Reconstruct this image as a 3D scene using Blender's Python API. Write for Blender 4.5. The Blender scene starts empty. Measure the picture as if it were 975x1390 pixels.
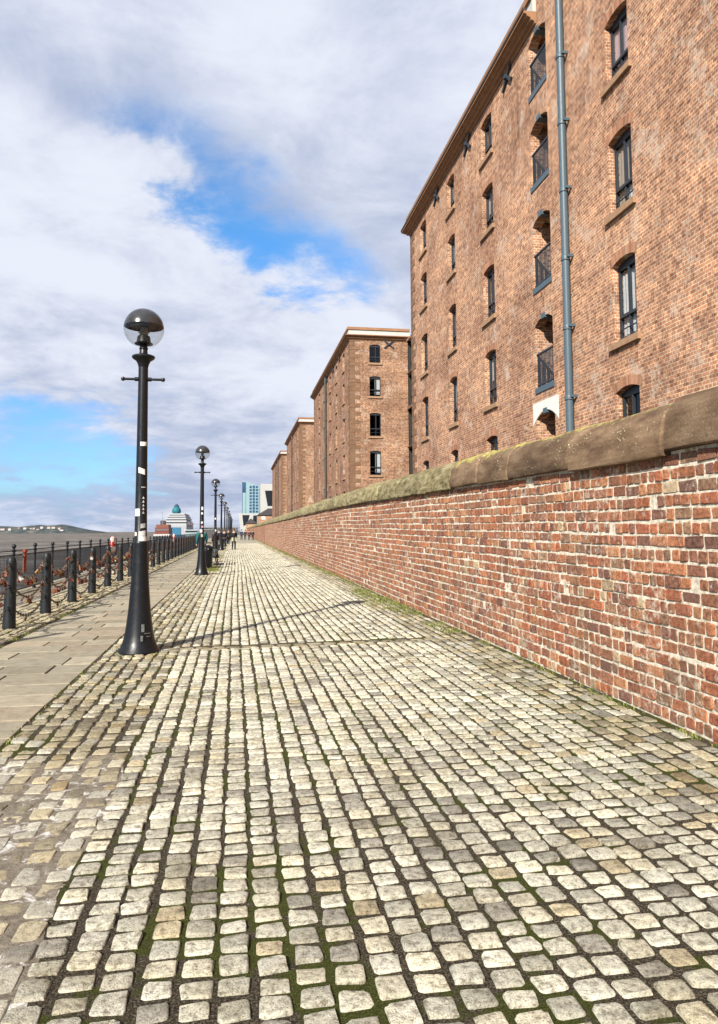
import bpy, bmesh, math, random
import numpy as np
from mathutils import Vector, Matrix
random.seed(7)
RND = random.random
def U(a, b): return a + (b - a) * random.random()
S = bpy.context.scene
COL = S.collection
PI = math.pi

# ------------------------------------------------------------------ helpers
class MB:
    """collects faces (with a per-face tone colour) for one mesh object"""
    def __init__(s): s.v = []; s.f = []; s.c = []; s.m = []
    def add(s, vs, fs, tone=(1, 1, 1), mi=0):
        b = len(s.v); s.v.extend(vs)
        for f in fs:
            s.f.append(tuple(b + i for i in f)); s.c.append(tone); s.m.append(mi)
        return s
    def quad(s, a, b, c, d, tone=(1, 1, 1), mi=0): return s.add([a, b, c, d], [(0, 1, 2, 3)], tone, mi)
    def box(s, x0, x1, y0, y1, z0, z1, tone=(1, 1, 1), mi=0):
        vs = [(x, y, z) for z in (z0, z1) for y in (y0, y1) for x in (x0, x1)]
        return s.add(vs, [(0, 2, 3, 1), (4, 5, 7, 6), (0, 1, 5, 4), (2, 6, 7, 3), (0, 4, 6, 2), (1, 3, 7, 5)], tone, mi)
    def obox(s, c, ax, ay, az, tone=(1, 1, 1), mi=0):
        c, ax, ay, az = map(Vector, (c, ax, ay, az))
        vs = [tuple(c + ax * i + ay * j + az * k) for k in (-1, 1) for j in (-1, 1) for i in (-1, 1)]
        return s.add(vs, [(0, 2, 3, 1), (4, 5, 7, 6), (0, 1, 5, 4), (2, 6, 7, 3), (0, 4, 6, 2), (1, 3, 7, 5)], tone, mi)
    def tube(s, pts, r, n=8, tone=(1, 1, 1), caps=True, mi=0):
        pts = [Vector(p) for p in pts]; rs = r if isinstance(r, (list, tuple)) else [r] * len(pts)
        vs = []; fs = []
        for i, p in enumerate(pts):
            d = (pts[min(i + 1, len(pts) - 1)] - pts[max(i - 1, 0)]).normalized()
            a = d.cross(Vector((0, 0, 1)) if abs(d.z) < .9 else Vector((1, 0, 0))).normalized(); b = a.cross(d)
            for k in range(n):
                t = 2 * PI * k / n; vs.append(tuple(p + (a * math.cos(t) + b * math.sin(t)) * rs[i]))
        for i in range(len(pts) - 1):
            for k in range(n):
                k2 = (k + 1) % n; fs.append((i * n + k, i * n + k2, (i + 1) * n + k2, (i + 1) * n + k))
        if caps:
            fs.append(tuple(range(n - 1, -1, -1))); fs.append(tuple((len(pts) - 1) * n + k for k in range(n)))
        return s.add(vs, fs, tone, mi)
    def lathe(s, prof, n=24, c=(0, 0, 0), tone=(1, 1, 1), mi=0):
        vs = []; fs = []
        for (r, z) in prof:
            for k in range(n):
                t = 2 * PI * k / n; vs.append((c[0] + max(r, .0005) * math.cos(t), c[1] + max(r, .0005) * math.sin(t), c[2] + z))
        for i in range(len(prof) - 1):
            for k in range(n):
                k2 = (k + 1) % n; fs.append((i * n + k, i * n + k2, (i + 1) * n + k2, (i + 1) * n + k))
        fs.append(tuple(range(n - 1, -1, -1))); fs.append(tuple((len(prof) - 1) * n + k for k in range(n)))
        return s.add(vs, fs, tone, mi)
    def torus(s, c, axis, R, r, n=24, m=8, tones=None, squash=1.0):
        axis = Vector(axis).normalized(); a = axis.cross(Vector((0, 0, 1)) if abs(axis.z) < .9 else Vector((1, 0, 0))).normalized(); b = axis.cross(a)
        c = Vector(c); vs = []
        for i in range(n):
            t = 2 * PI * i / n; o = a * math.cos(t) + b * math.sin(t)
            for j in range(m):
                q = 2 * PI * j / m; vs.append(tuple(c + o * (R + r * math.cos(q)) + axis * (r * squash * math.sin(q))))
        for i in range(n):
            fs = [(j, (j + 1) % m, m + (j + 1) % m, m + j) for j in range(m)]
            b0 = i * m; b1 = ((i + 1) % n) * m
            q = [tuple((b0 + k) if k < m else (b1 + k - m) for k in f) for f in fs]
            if i == 0: base = len(s.v); s.v.extend(vs)
            for f in q: s.f.append(tuple(base + k for k in f)); s.c.append(tones(i / n) if tones else (1, 1, 1)); s.m.append(0)
        return s
    def build(s, name, mat, parent=None, smooth=False, auto=None, loc=None):
        me = bpy.data.meshes.new(name); me.from_pydata(s.v, [], s.f)
        mats = mat if isinstance(mat, (list, tuple)) else [mat]
        for m in mats: me.materials.append(m)
        if len(mats) > 1: me.polygons.foreach_set('material_index', s.m)
        at = me.attributes.new('tone', 'FLOAT_COLOR', 'FACE')
        a = np.ones((len(s.c), 4), dtype=np.float32); a[:, :3] = np.array(s.c, dtype=np.float32).reshape(-1, 3)
        at.data.foreach_set('color', a.ravel())
        if smooth: me.polygons.foreach_set('use_smooth', [True] * len(s.f))
        if auto: 
            me.polygons.foreach_set('use_smooth', [True] * len(s.f)); me.set_sharp_from_angle(angle=math.radians(auto))
        me.update()
        o = bpy.data.objects.new(name, me); COL.objects.link(o)
        if parent: o.parent = parent
        if loc: o.location = loc
        return o

def tag(o, label=None, cat=None, group=None, kind=None):
    if label: o['label'] = label
    if cat: o['category'] = cat
    if group: o['group'] = group
    if kind: o['kind'] = kind
    return o
def thing(name, label, cat, loc=(0, 0, 0), group=None, rz=0):
    o = bpy.data.objects.new(name, None); COL.objects.link(o); o.location = loc; o.rotation_euler = (0, 0, rz)
    o.empty_display_size = .2
    return tag(o, label, cat, group)
def copy_tree(o, parent=None):
    c = o.copy(); COL.objects.link(c)
    if parent: c.parent = parent
    for ch in [x for x in o.children]: copy_tree(ch, c)
    return c
ORD = ['first', 'second', 'third', 'fourth', 'fifth', 'sixth', 'seventh', 'eighth', 'ninth', 'tenth', 'eleventh', 'twelfth', 'thirteenth', 'fourteenth',
       'fifteenth', 'sixteenth', 'seventeenth', 'eighteenth', 'nineteenth', 'twentieth', 'twenty-first', 'twenty-second', 'twenty-third', 'twenty-fourth',
       'twenty-fifth', 'twenty-sixth', 'twenty-seventh', 'twenty-eighth', 'twenty-ninth', 'thirtieth']

# ------------------------------------------------------------------ materials
class NT:
    def __init__(s, name):
        s.m = bpy.data.materials.new(name); s.m.use_nodes = True; s.t = s.m.node_tree; s.n = s.t.nodes; s.l = s.t.links
        s.b = s.n['Principled BSDF']; s.out = s.n['Material Output']
    def node(s, typ, **kw):
        n = s.n.new(typ)
        for k, v in kw.items(): setattr(n, k, v)
        return n
    def link(s, a, b): s.l.new(a, b)
    def setin(s, n, k, v):
        if hasattr(v, 'is_linked') or hasattr(v, 'links'): s.link(v, n.inputs[k])
        else: n.inputs[k].default_value = v
    def co(s, kind='Object'):
        if not hasattr(s, 'tc'): s.tc = s.node('ShaderNodeTexCoord')
        return s.tc.outputs[kind]
    def noise(s, scale, detail=4, rough=.55, vec=None, dist=0):
        n = s.node('ShaderNodeTexNoise'); n.inputs['Scale'].default_value = scale; n.inputs['Detail'].default_value = detail
        n.inputs['Roughness'].default_value = rough; n.inputs['Distortion'].default_value = dist
        s.link(vec if vec is not None else s.co(), n.inputs['Vector']); return n.outputs['Fac']
    def ramp(s, fac, stops):
        n = s.node('ShaderNodeValToRGB'); s.link(fac, n.inputs['Fac']); e = n.color_ramp.elements
        while len(e) < len(stops): e.new(.5)
        for i, (p, c) in enumerate(stops):
            e[i].position = p; e[i].color = (c, c, c, 1) if not isinstance(c, tuple) else (c[0], c[1], c[2], 1)
        return n.outputs['Color']
    def mix(s, fac, a, b, mode='MIX'):
        n = s.node('ShaderNodeMix', data_type='RGBA', blend_type=mode)
        s.setin(n, 0, fac); 
        for k, v in ((6, a), (7, b)):
            if isinstance(v, tuple): n.inputs[k].default_value = (v[0], v[1], v[2], 1)
            else: s.link(v, n.inputs[k])
        return n.outputs[2]
    def math(s, op, a, b=None, c=None, clamp=False):
        n = s.node('ShaderNodeMath', operation=op); n.use_clamp = clamp
        for i, v in enumerate((a, b, c)):
            if v is None: continue
            s.setin(n, i, v)
        return n.outputs[0]
    def smooth(s, v, a, b):
        n = s.node('ShaderNodeMapRange', interpolation_type='SMOOTHSTEP'); s.link(v, n.inputs[0]); n.inputs[1].default_value = a; n.inputs[2].default_value = b
        return n.outputs[0]
    def tone(s):
        n = s.node('ShaderNodeAttribute', attribute_name='tone'); return n.outputs['Color']
    def bump(s, h, strength=.5, dist=.01, normal=None):
        n = s.node('ShaderNodeBump'); n.inputs['Strength'].default_value = strength; n.inputs['Distance'].default_value = dist
        s.link(h, n.inputs['Height'])
        if normal is not None: s.link(normal, n.inputs['Normal'])
        s.link(n.outputs[0], s.b.inputs['Normal']); return n.outputs[0]
    def set(s, col=None, rough=.8, spec=.3, metal=0):
        if col is not None:
            if isinstance(col, tuple): s.b.inputs['Base Color'].default_value = (col[0], col[1], col[2], 1)
            else: s.link(col, s.b.inputs['Base Color'])
        s.setin(s.b, 'Roughness', rough); s.b.inputs['Specular IOR Level'].default_value = spec; s.b.inputs['Metallic'].default_value = metal
        return s.m

def m_plain(name, col, rough=.6, spec=.3, metal=0, var=.15, vs=6.0):
    t = NT(name); n = t.noise(vs, 5, .6)
    c = t.mix(t.ramp(n, [(.3, 1 - var), (.7, 1 + var)]), tuple(0 for _ in col), col, 'MIX')
    c = t.mix(1.0, col, t.ramp(n, [(.3, 1 - var), (.7, 1.0)]), 'MULTIPLY')
    return t.set(c, rough, spec, metal)

def m_setts():
    t = NT('sett_stone'); tn = t.tone()
    fine = t.noise(160, 4, .7); mid = t.noise(34, 5, .65); big = t.noise(1.6, 6, .7)
    c = t.mix(1.0, tn, t.ramp(mid, [(.36, (.5, .47, .42)), (.47, (.93, .92, .9)), (.62, (1.15, 1.14, 1.1))]), 'MULTIPLY')
    c = t.mix(1.0, c, t.ramp(fine, [(.38, .45), (.47, .98), (.6, 1.06)]), 'MULTIPLY')
    c = t.mix(t.math('MULTIPLY', t.smooth(t.noise(11, 6, .75), .54, .66), .55), c, (.16, .14, .1))
    c = t.mix(1.0, c, t.ramp(big, [(.36, (.74, .71, .64)), (.5, (1, 1, .99)), (.62, (1.1, 1.1, 1.08))]), 'MULTIPLY')
    h = t.math('ADD', t.math('MULTIPLY', mid, 1.0), t.math('MULTIPLY', fine, .6))
    t.bump(h, 1.0, .012)
    return t.set(c, .86, .25)
def m_joint():
    t = NT('joint_earth')
    dirt = t.ramp(t.noise(110, 6, .8), [(.38, (.012, .009, .006)), (.5, (.055, .044, .029)), (.58, (.15, .125, .09)), (.67, (.3, .27, .21))])
    moss = t.ramp(t.noise(170, 5, .8), [(.38, (.014, .018, .004)), (.52, (.06, .068, .014)), (.66, (.16, .165, .05))])
    k = t.smooth(t.math('ADD', t.noise(2.2, 5, .7), t.math('MULTIPLY', t.noise(.5, 2, .5), .45)), .715, .79)
    c = t.mix(k, dirt, moss)
    t.bump(t.noise(120, 5, .75), 1.0, .02)
    return t.set(c, .95, .1)
def m_mortar_bed():
    t = NT('rough_mortar')
    c = t.ramp(t.noise(22, 6, .7), [(.3, (.1, .082, .06)), (.55, (.2, .17, .13)), (.75, (.3, .27, .22))])
    w = t.smooth(t.noise(6.5, 6, .7, dist=.8), .54, .63)
    c = t.mix(w, c, (.6, .58, .53))
    t.bump(t.noise(50, 6, .7), 1.0, .012)
    return t.set(c, .92, .15)
def m_flag():
    t = NT('flagstone'); tn = t.tone()
    c = t.mix(1.0, tn, t.ramp(t.noise(7.0, 6, .7), [(.36, (.8, .79, .75)), (.52, (1, 1, 1)), (.64, (1.1, 1.09, 1.05))]), 'MULTIPLY')
    c = t.mix(1.0, c, t.ramp(t.noise(90, 3, .7), [(.38, .75), (.52, 1.03)]), 'MULTIPLY')
    c = t.mix(t.math('MULTIPLY', t.smooth(t.noise(1.5, 5, .7), .55, .75), .4), c, (.15, .14, .105))
    t.bump(t.noise(45, 6, .7), .6, .006)
    return t.set(c, .88, .2)
def m_brick():
    t = NT('old_wall_brick'); tn = t.tone()
    mid = t.noise(26, 6, .7); fine = t.noise(130, 4, .7)
    c = t.mix(1.0, tn, t.ramp(mid, [(.36, (.5, .45, .42)), (.5, (1, 1, 1)), (.64, (1.3, 1.3, 1.25))]), 'MULTIPLY')
    c = t.mix(1.0, c, t.ramp(fine, [(.4, .45), (.49, 1.04), (.62, 1.15)]), 'MULTIPLY')
    soot = t.smooth(t.noise(5.5, 6, .7), .55, .7)
    c = t.mix(t.math('MULTIPLY', soot, .55), c, (.085, .052, .036))
    lime = t.smooth(t.math('ADD', t.noise(9, 7, .75), t.math('MULTIPLY', t.noise(1.1, 3, .6), .35)), .71, .83)
    c = t.mix(t.math('MULTIPLY', lime, .75), c, (.48, .42, .33))
    dk = t.smooth(t.noise(.9, 6, .7), .5, .66)
    c = t.mix(t.math('MULTIPLY', dk, .4), c, (.115, .075, .05))
    green = t.smooth(t.noise(1.7, 5, .7), .6, .74)
    c = t.mix(t.math('MULTIPLY', green, .4), c, (.16, .14, .08))
    t.bump(t.math('ADD', mid, t.math('MULTIPLY', fine, .5)), .9, .012)
    return t.set(c, .9, .2)
def m_mortar():
    t = NT('lime_mortar')
    c = t.ramp(t.noise(12, 7, .75), [(.36, (.24, .2, .145)), (.45, (.52, .46, .36)), (.6, (.72, .67, .55))])
    t.bump(t.noise(60, 6, .7), 1.0, .012)
    return t.set(c, .95, .1)
def m_farbrick(name, a, b, mortar, bw, rh, ms, var_scale=.35, bump=True, patch=True):
    t = NT(name)
    sx = t.node('ShaderNodeSeparateXYZ'); t.link(t.co(), sx.inputs[0])
    u = t.math('ADD', sx.outputs[0], sx.outputs[1])
    cb = t.node('ShaderNodeCombineXYZ'); 
    wob = t.math('MULTIPLY', t.math('SUBTRACT', t.noise(1.3, 3, .5), .5), .03)
    t.link(u, cb.inputs[0]); t.link(t.math('ADD', sx.outputs[2], wob), cb.inputs[1])
    br = t.node('ShaderNodeTexBrick'); t.link(cb.outputs[0], br.inputs['Vector'])
    br.offset = .5; br.squash = .5; br.squash_frequency = 2
    br.inputs['Scale'].default_value = 1; br.inputs['Brick Width'].default_value = bw; br.inputs['Row Height'].default_value = rh
    br.inputs['Mortar Size'].default_value = ms; br.inputs['Mortar Smooth'].default_value = .25; br.inputs['Bias'].default_value = -.05
    br.inputs['Color1'].default_value = (*a, 1); br.inputs['Color2'].default_value = (*b, 1); br.inputs['Mortar'].default_value = (*mortar, 1)
    c = br.outputs['Color']
    # every brick its own shade: white noise on the brick grid
    fl = t.node('ShaderNodeCombineXYZ')
    t.link(t.math('FLOOR', t.math('DIVIDE', u, bw * .5)), fl.inputs[0]); t.link(t.math('FLOOR', t.math('DIVIDE', t.math('ADD', sx.outputs[2], wob), rh)), fl.inputs[1])
    wn = t.node('ShaderNodeTexWhiteNoise'); t.link(fl.outputs[0], wn.inputs['Vector'])
    c = t.mix(1.0, c, t.ramp(wn.outputs['Value'], [(0, (.58, .52, .5)), (.35, (.92, .92, .92)), (.8, (1.1, 1.08, 1.04)), (1, (1.35, 1.35, 1.25))]), 'MULTIPLY')
    c = t.mix(1.0, c, t.ramp(t.noise(var_scale, 6, .65), [(.38, (.78, .74, .72)), (.5, (1, 1, 1)), (.62, (1.2, 1.2, 1.18))]), 'MULTIPLY')
    c = t.mix(1.0, c, t.ramp(t.noise(20, 5, .75), [(.38, .68), (.5, 1.0), (.62, 1.15)]), 'MULTIPLY')
    mh = t.node('ShaderNodeMapping'); mh.inputs['Scale'].default_value = (.5, .5, 6); t.link(t.co(), mh.inputs[0])
    c = t.mix(1.0, c, t.ramp(t.noise(1.0, 5, .75, vec=mh.outputs[0]), [(.36, (.78, .76, .75)), (.5, (1, 1, 1)), (.64, (1.2, 1.18, 1.12))]), 'MULTIPLY')
    if patch:
        w = t.smooth(t.math('ADD', t.noise(1.1, 6, .7), t.math('MULTIPLY', t.noise(9, 5, .75), .6)), .84, .98)
        c = t.mix(t.math('MULTIPLY', w, .6), c, (.5, .42, .34))
        mp = t.node('ShaderNodeMapping'); mp.inputs['Scale'].default_value = (1, 1, .12); t.link(t.co(), mp.inputs[0])
        st = t.smooth(t.noise(1.6, 5, .6, vec=mp.outputs[0]), .58, .75)
        c = t.mix(t.math('MULTIPLY', st, .5), c, (.13, .08, .055))
    if bump: t.bump(t.math('ADD', t.math('MULTIPLY', br.outputs['Fac'], -1.0), t.math('MULTIPLY', t.noise(30, 4, .7), .6)), .8, .012)
    return t.set(c, .9, .2)
def m_coping():
    t = NT('coping_sandstone'); tn = t.tone()
    sp = t.node('ShaderNodeSeparateColor'); t.link(tn, sp.inputs[0])
    mossy = sp.outputs[0]; shade = sp.outputs[1]; lich = sp.outputs[2]
    mp = t.node('ShaderNodeMapping'); mp.inputs['Scale'].default_value = (1, .7, 2.2); t.link(t.co(), mp.inputs[0])
    brown = t.ramp(t.noise(2.2, 6, .65, vec=mp.outputs[0]), [(.36, (.085, .052, .03)), (.5, (.15, .096, .056)), (.64, (.22, .15, .092))])
    ol = t.ramp(t.noise(4.5, 7, .72, vec=mp.outputs[0]), [(.36, (.075, .06, .025)), (.48, (.2, .165, .08)), (.62, (.34, .3, .17))])
    k = t.smooth(t.math('ADD', t.noise(1.5, 5, .65), t.math('SUBTRACT', mossy, .5)), .45, .6)
    c = t.mix(k, brown, ol)
    c = t.mix(1.0, c, t.ramp(shade, [(0, .5), (1, 1.15)]), 'MULTIPLY')
    c = t.mix(1.0, c, t.ramp(t.noise(70, 4, .7), [(.3, .72), (.6, 1.08)]), 'MULTIPLY')
    wv = t.node('ShaderNodeTexWave', bands_direction='Z'); wv.inputs['Scale'].default_value = 7; wv.inputs['Distortion'].default_value = 5; wv.inputs['Detail'].default_value = 3
    t.link(t.co(), wv.inputs['Vector'])
    c = t.mix(1.0, c, t.ramp(wv.outputs['Fac'], [(.2, .95), (.7, 1.02)]), 'MULTIPLY')
    # bright lichen lies on the crown of the stones
    sz = t.node('ShaderNodeSeparateXYZ'); t.link(t.co(), sz.inputs[0])
    top = t.smooth(sz.outputs[2], 2.36, 2.8)
    l = t.smooth(t.math('ADD', t.math('MULTIPLY', lich, t.math('MULTIPLY', top, .5)), t.math('ADD', t.math('MULTIPLY', t.noise(16, 5, .75), .6), t.math('MULTIPLY', t.noise(2.0, 3, .6), .5))), .89, 1.04)
    c = t.mix(t.math('MULTIPLY', l, t.math('MULTIPLY', lich, .8)), c, (.4, .36, .1))
    vc = t.node('ShaderNodeTexVoronoi'); vc.inputs['Scale'].default_value = 26; t.link(t.co(), vc.inputs['Vector'])
    sp2 = t.math('MULTIPLY', t.math('LESS_THAN', vc.outputs['Distance'], .2), t.smooth(t.noise(2.1, 3, .6), .5, .62))
    c = t.mix(t.math('MULTIPLY', sp2, t.math('MULTIPLY', lich, .8)), c, (.5, .48, .3))
    t.bump(t.math('ADD', t.noise(30, 6, .7), t.math('MULTIPLY', wv.outputs['Fac'], .06)), .7, .012)
    return t.set(c, .9, .2)
def m_paint(name, col, rough=.35):
    t = NT(name)
    n = t.noise(18, 5, .65)
    c = t.mix(t.math('MULTIPLY', t.smooth(n, .55, .75), .5), col, tuple(v * 1.9 + .012 for v in col))
    r = t.math('ADD', t.math('MULTIPLY', n, .3), rough - .12)
    t.bump(t.noise(55, 4, .6), .35, .003)
    return t.set(c, r, .32)
def m_iron_worn():
    t = NT('worn_black_iron')
    n = t.noise(9, 6, .7)
    c = t.mix(t.smooth(n, .58, .68), (.007, .010, .012), (.05, .04, .032))
    c = t.mix(t.math('MULTIPLY', t.smooth(t.noise(23, 4, .7), .62, .7), .7), c, (.12, .06, .03))
    t.bump(t.noise(40, 5, .65), .5, .004)
    return t.set(c, .48, .32)
def m_tone(name, rough=.6, spec=.3, metal=0, bump=0):
    t = NT(name); c = t.mix(1.0, t.tone(), t.ramp(t.noise(25, 5, .65), [(.3, .75), (.65, 1.1)]), 'MULTIPLY')
    if bump: t.bump(t.noise(60, 5, .7), .6, bump)
    return t.set(c, rough, spec, metal)
def m_glass(name, tint=(.55, .57, .6), mixf=.2, rough=.02, ior=1.5):
    t = NT(name); t.n.remove(t.b)
    tr = t.node('ShaderNodeBsdfTransparent'); tr.inputs[0].default_value = (*tint, 1)
    gl = t.node('ShaderNodeBsdfGlossy'); gl.inputs['Roughness'].default_value = rough
    fr = t.node('ShaderNodeLayerWeight'); fr.inputs['Blend'].default_value = .5
    mx = t.node('ShaderNodeMixShader'); t.link(t.math('ADD', t.math('MULTIPLY', t.math('POWER', fr.outputs['Facing'], 4.0), ior - 1), mixf, clamp=True), mx.inputs[0]); t.link(tr.outputs[0], mx.inputs[1]); t.link(gl.outputs[0], mx.inputs[2])
    t.link(mx.outputs[0], t.out.inputs[0]); return t.m
def m_water():
    t = NT('river_water')
    mp = t.node('ShaderNodeMapping'); mp.inputs['Scale'].default_value = (.35, 1, 1); t.link(t.co(), mp.inputs[0])
    n1 = t.noise(.16, 8, .68, vec=mp.outputs[0]); n2 = t.noise(.02, 4, .6, vec=mp.outputs[0])
    c = t.ramp(t.math('ADD', t.math('MULTIPLY', n1, .7), t.math('MULTIPLY', n2, .3)), [(.4, (.05, .041, .033)), (.5, (.12, .102, .085)), (.6, (.25, .225, .195))])
    t.bump(n1, 1.0, 1.6)
    return t.set(c, .7, .08)
def m_grass():
    t = NT('grass_blades'); c = t.mix(1.0, t.tone(), (1, 1, 1), 'MULTIPLY'); m = t.set(c, .8, .15); return m

M = dict(sett=m_setts(), joint=m_joint(), bed=m_mortar_bed(), flag=m_flag(), brick=m_brick(), mortar=m_mortar(), coping=m_coping(),
    facade=m_farbrick('warehouse_brick', (.375, .187, .109), (.285, .13, .074), (.5, .395, .29), .235, .083, .010, bump=True),
    facade2=m_farbrick('weathered_warehouse_brick', (.28, .138, .079), (.21, .096, .056), (.38, .29, .21), .235, .083, .010),
    farwall=m_farbrick('distant_wall_brick', (.32, .13, .07), (.22, .085, .05), (.42, .34, .25), .24, .11, .014, patch=False),
    lamp=m_paint('lamp_black_paint', (.005, .006, .008), .34), iron=m_iron_worn(), rail=m_paint('railing_paint', (.008, .010, .014), .4),
    pipe2=m_paint('grey_pipe_paint', (.05, .055, .05), .5), pipe=m_paint('slate_blue_paint', (.058, .088, .108), .42), stone=m_plain('sill_sandstone', (.34, .21, .125), .85, .2, 0, .3, 8),
    cornice=m_plain('cornice_sandstone', (.3, .16, .085), .85, .2, 0, .3, 3), pale=m_plain('pale_parapet_stone', (.45, .45, .42), .8, .2, 0, .15, 2),
    gutter=m_plain('dark_gutter_lead', (.05, .036, .03), .7), frame=m_plain('dark_window_frame', (.02, .026, .034), .45, .4, 0, .1),
    pane=m_glass('window_glass', (.7, .72, .74), .05, .02, 1.6), curtain=m_tone('curtain_cloth', .9, .1), white=m_plain('white_limewash', (.62, .61, .58), .8, .2, 0, .1),
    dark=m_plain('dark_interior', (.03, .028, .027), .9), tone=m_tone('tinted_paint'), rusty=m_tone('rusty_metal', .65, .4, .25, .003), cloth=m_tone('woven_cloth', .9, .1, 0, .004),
    skin=m_plain('skin', (.45, .28, .2), .6), water=m_water(), grass=m_grass(), quoin=m_plain('quoin_sandstone', (.2, .115, .068), .88, .2, 0, .35, 2.5))

# ------------------------------------------------------------------ camera
H = 1.6
CX, CY, F = 487.5, 650.0, 976.0
yaw = math.atan((CX - 321) / F * math.cos(.072)); pit = math.atan(70 / F); roll = -.006
Fw = Vector((math.sin(yaw) * math.cos(pit), math.cos(yaw) * math.cos(pit), math.sin(pit))); R0 = Vector((math.cos(yaw), -math.sin(yaw), 0)); U0 = R0.cross(Fw)
R1 = R0 * math.cos(roll) + U0 * math.sin(roll); U1 = U0 * math.cos(roll) - R0 * math.sin(roll)
cam = bpy.data.cameras.new('camera'); co = bpy.data.objects.new('camera', cam); COL.objects.link(co)
co.matrix_world = Matrix(((R1.x, U1.x, -Fw.x, 0), (R1.y, U1.y, -Fw.y, 0), (R1.z, U1.z, -Fw.z, H), (0, 0, 0, 1)))
cam.sensor_fit = 'VERTICAL'; cam.sensor_height = 36; cam.lens = 36 * F / 1390; cam.shift_y = -45 / 1390
cam.clip_start = .05; cam.clip_end = 60000; S.camera = co

# ------------------------------------------------------------------ light and sky
ELEV = math.radians(32.3); AZ = Vector((-.547, -.837, 0))
sun = bpy.data.lights.new('sun', 'SUN'); sun.energy = 5.0; sun.angle = math.radians(.5); sun.color = (1, .94, .85)
so = bpy.data.objects.new('sun', sun); COL.objects.link(so)
tos = AZ.normalized() * math.cos(ELEV) + Vector((0, 0, math.sin(ELEV))); so.rotation_euler = (-tos).to_track_quat('-Z', 'Y').to_euler(); so.location = (0, 0, 40)
W = bpy.data.worlds.new('World'); S.world = W; W.use_nodes = True
class WT(NT):
    def __init__(s): s.m = W; s.t = W.node_tree; s.n = s.t.nodes; s.l = s.t.links
w = WT()
bg = w.n['Background']; bg.inputs['Strength'].default_value = .1
sky = w.node('ShaderNodeTexSky', sky_type='NISHITA'); sky.sun_disc = False; sky.sun_elevation = ELEV; sky.sun_rotation = math.atan2(AZ.x, AZ.y)
sky.altitude = 0; sky.air_density = 1.0; sky.dust_density = .6; sky.ozone_density = 2.5
d = w.co('Generated'); sx = w.node('ShaderNodeSeparateXYZ'); w.link(d, sx.inputs[0]); dx, dy, dz = sx.outputs
den = w.math('ADD', w.math('MAXIMUM', dz, 0.0), .2)
cb = w.node('ShaderNodeCombineXYZ'); w.link(w.math('DIVIDE', dx, den), cb.inputs[0]); w.link(w.math('DIVIDE', dy, den), cb.inputs[1]); cb.inputs[2].default_value = .37
P = cb.outputs[0]
def dot(vec):
    n = w.node('ShaderNodeVectorMath', operation='DOT_PRODUCT'); w.link(d, n.inputs[0]); n.inputs[1].default_value = vec; return n.outputs['Value']
n1 = w.noise(1.4, 9, .58, vec=P, dist=.25); n2 = w.noise(3.6, 7, .62, vec=P, dist=.3); n3 = w.noise(.55, 4, .5, vec=P)
A = Vector((-.15, .854, .497)).normalized(); B = Vector((.191, .923, .335)).normalized(); nb = A.cross(B).normalized(); eb = (B - A).normalized(); mid = (A + B) * .5
nf = w.noise(9.0, 6, .65, vec=P, dist=.4)
s0 = dot(tuple(nb)); wv_ = w.math('ADD', w.math('MULTIPLY', w.math('SUBTRACT', n1, .5), .3), w.math('MULTIPLY', w.math('SUBTRACT', n2, .5), .2))
s_ = w.math('ADD', s0, wv_); tt = w.math('SUBTRACT', dot(tuple(eb)), eb.dot(mid))
band = w.math('SUBTRACT', 1.0, w.smooth(w.math('ABSOLUTE', s_), .0, .1)); band = w.math('MULTIPLY', band, w.math('SUBTRACT', 1.0, w.smooth(w.math('ABSOLUTE', tt), .12, .3)))
low = w.math('MULTIPLY', w.math('SUBTRACT', 1.0, w.smooth(w.math('ADD', dx, w.math('MULTIPLY', wv_, .5)), -.2, -.03)), w.math('SUBTRACT', 1.0, w.smooth(w.math('ADD', dz, w.math('MULTIPLY', wv_, .4)), .13, .235)))
gap = w.math('MAXIMUM', w.math('MULTIPLY', band, .33), w.math('MULTIPLY', low, .3))
dens = w.math('SUBTRACT', w.math('ADD', w.math('MULTIPLY', n1, .5), w.math('ADD', w.math('MULTIPLY', n2, .33), w.math('MULTIPLY', nf, .22))), gap)
cov = w.smooth(dens, .09, .42)
under = w.math('MULTIPLY', w.smooth(s0, .0, .07), w.math('SUBTRACT', 1.0, w.smooth(s0, .16, .34)))
lit = w.smooth(w.math('ADD', w.math('ADD', w.math('MULTIPLY', n3, .4), w.math('ADD', w.math('MULTIPLY', n2, .45), w.math('MULTIPLY', n1, .3))), w.math('MULTIPLY', under, .1)), .49, .73)
ccol = w.mix(lit, (2.35, 2.72, 3.7), (4.45, 4.65, 5.25))
hs = w.node('ShaderNodeHueSaturation'); hs.inputs['Saturation'].default_value = 1.3; hs.inputs['Value'].default_value = 1.2; w.link(sky.outputs[0], hs.inputs['Color'])
skyc = w.mix(1.0, hs.outputs[0], w.ramp(dz, [(.0, (.2, .36, .62)), (.06, (.42, .56, .76)), (.16, (.6, .7, .88)), (.4, (1, 1, 1))]), 'MULTIPLY')
veil = w.math('MULTIPLY', w.smooth(w.math('ADD', w.math('MULTIPLY', w.math('SUBTRACT', n2, .5), .22), w.math('SUBTRACT', .07, dz)), -.02, .06), .8)
skyv = w.mix(w.math('MAXIMUM', veil, 0.0), skyc, (2.2, 2.85, 4.5))
w.link(w.mix(cov, skyv, ccol), bg.inputs['Color'])

S.render.engine = 'CYCLES'
S.view_settings.view_transform = 'Standard'; S.view_settings.look = 'None'; S.view_settings.gamma = 1; S.view_settings.use_curve_mapping = False
S.view_settings.exposure = .9

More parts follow.
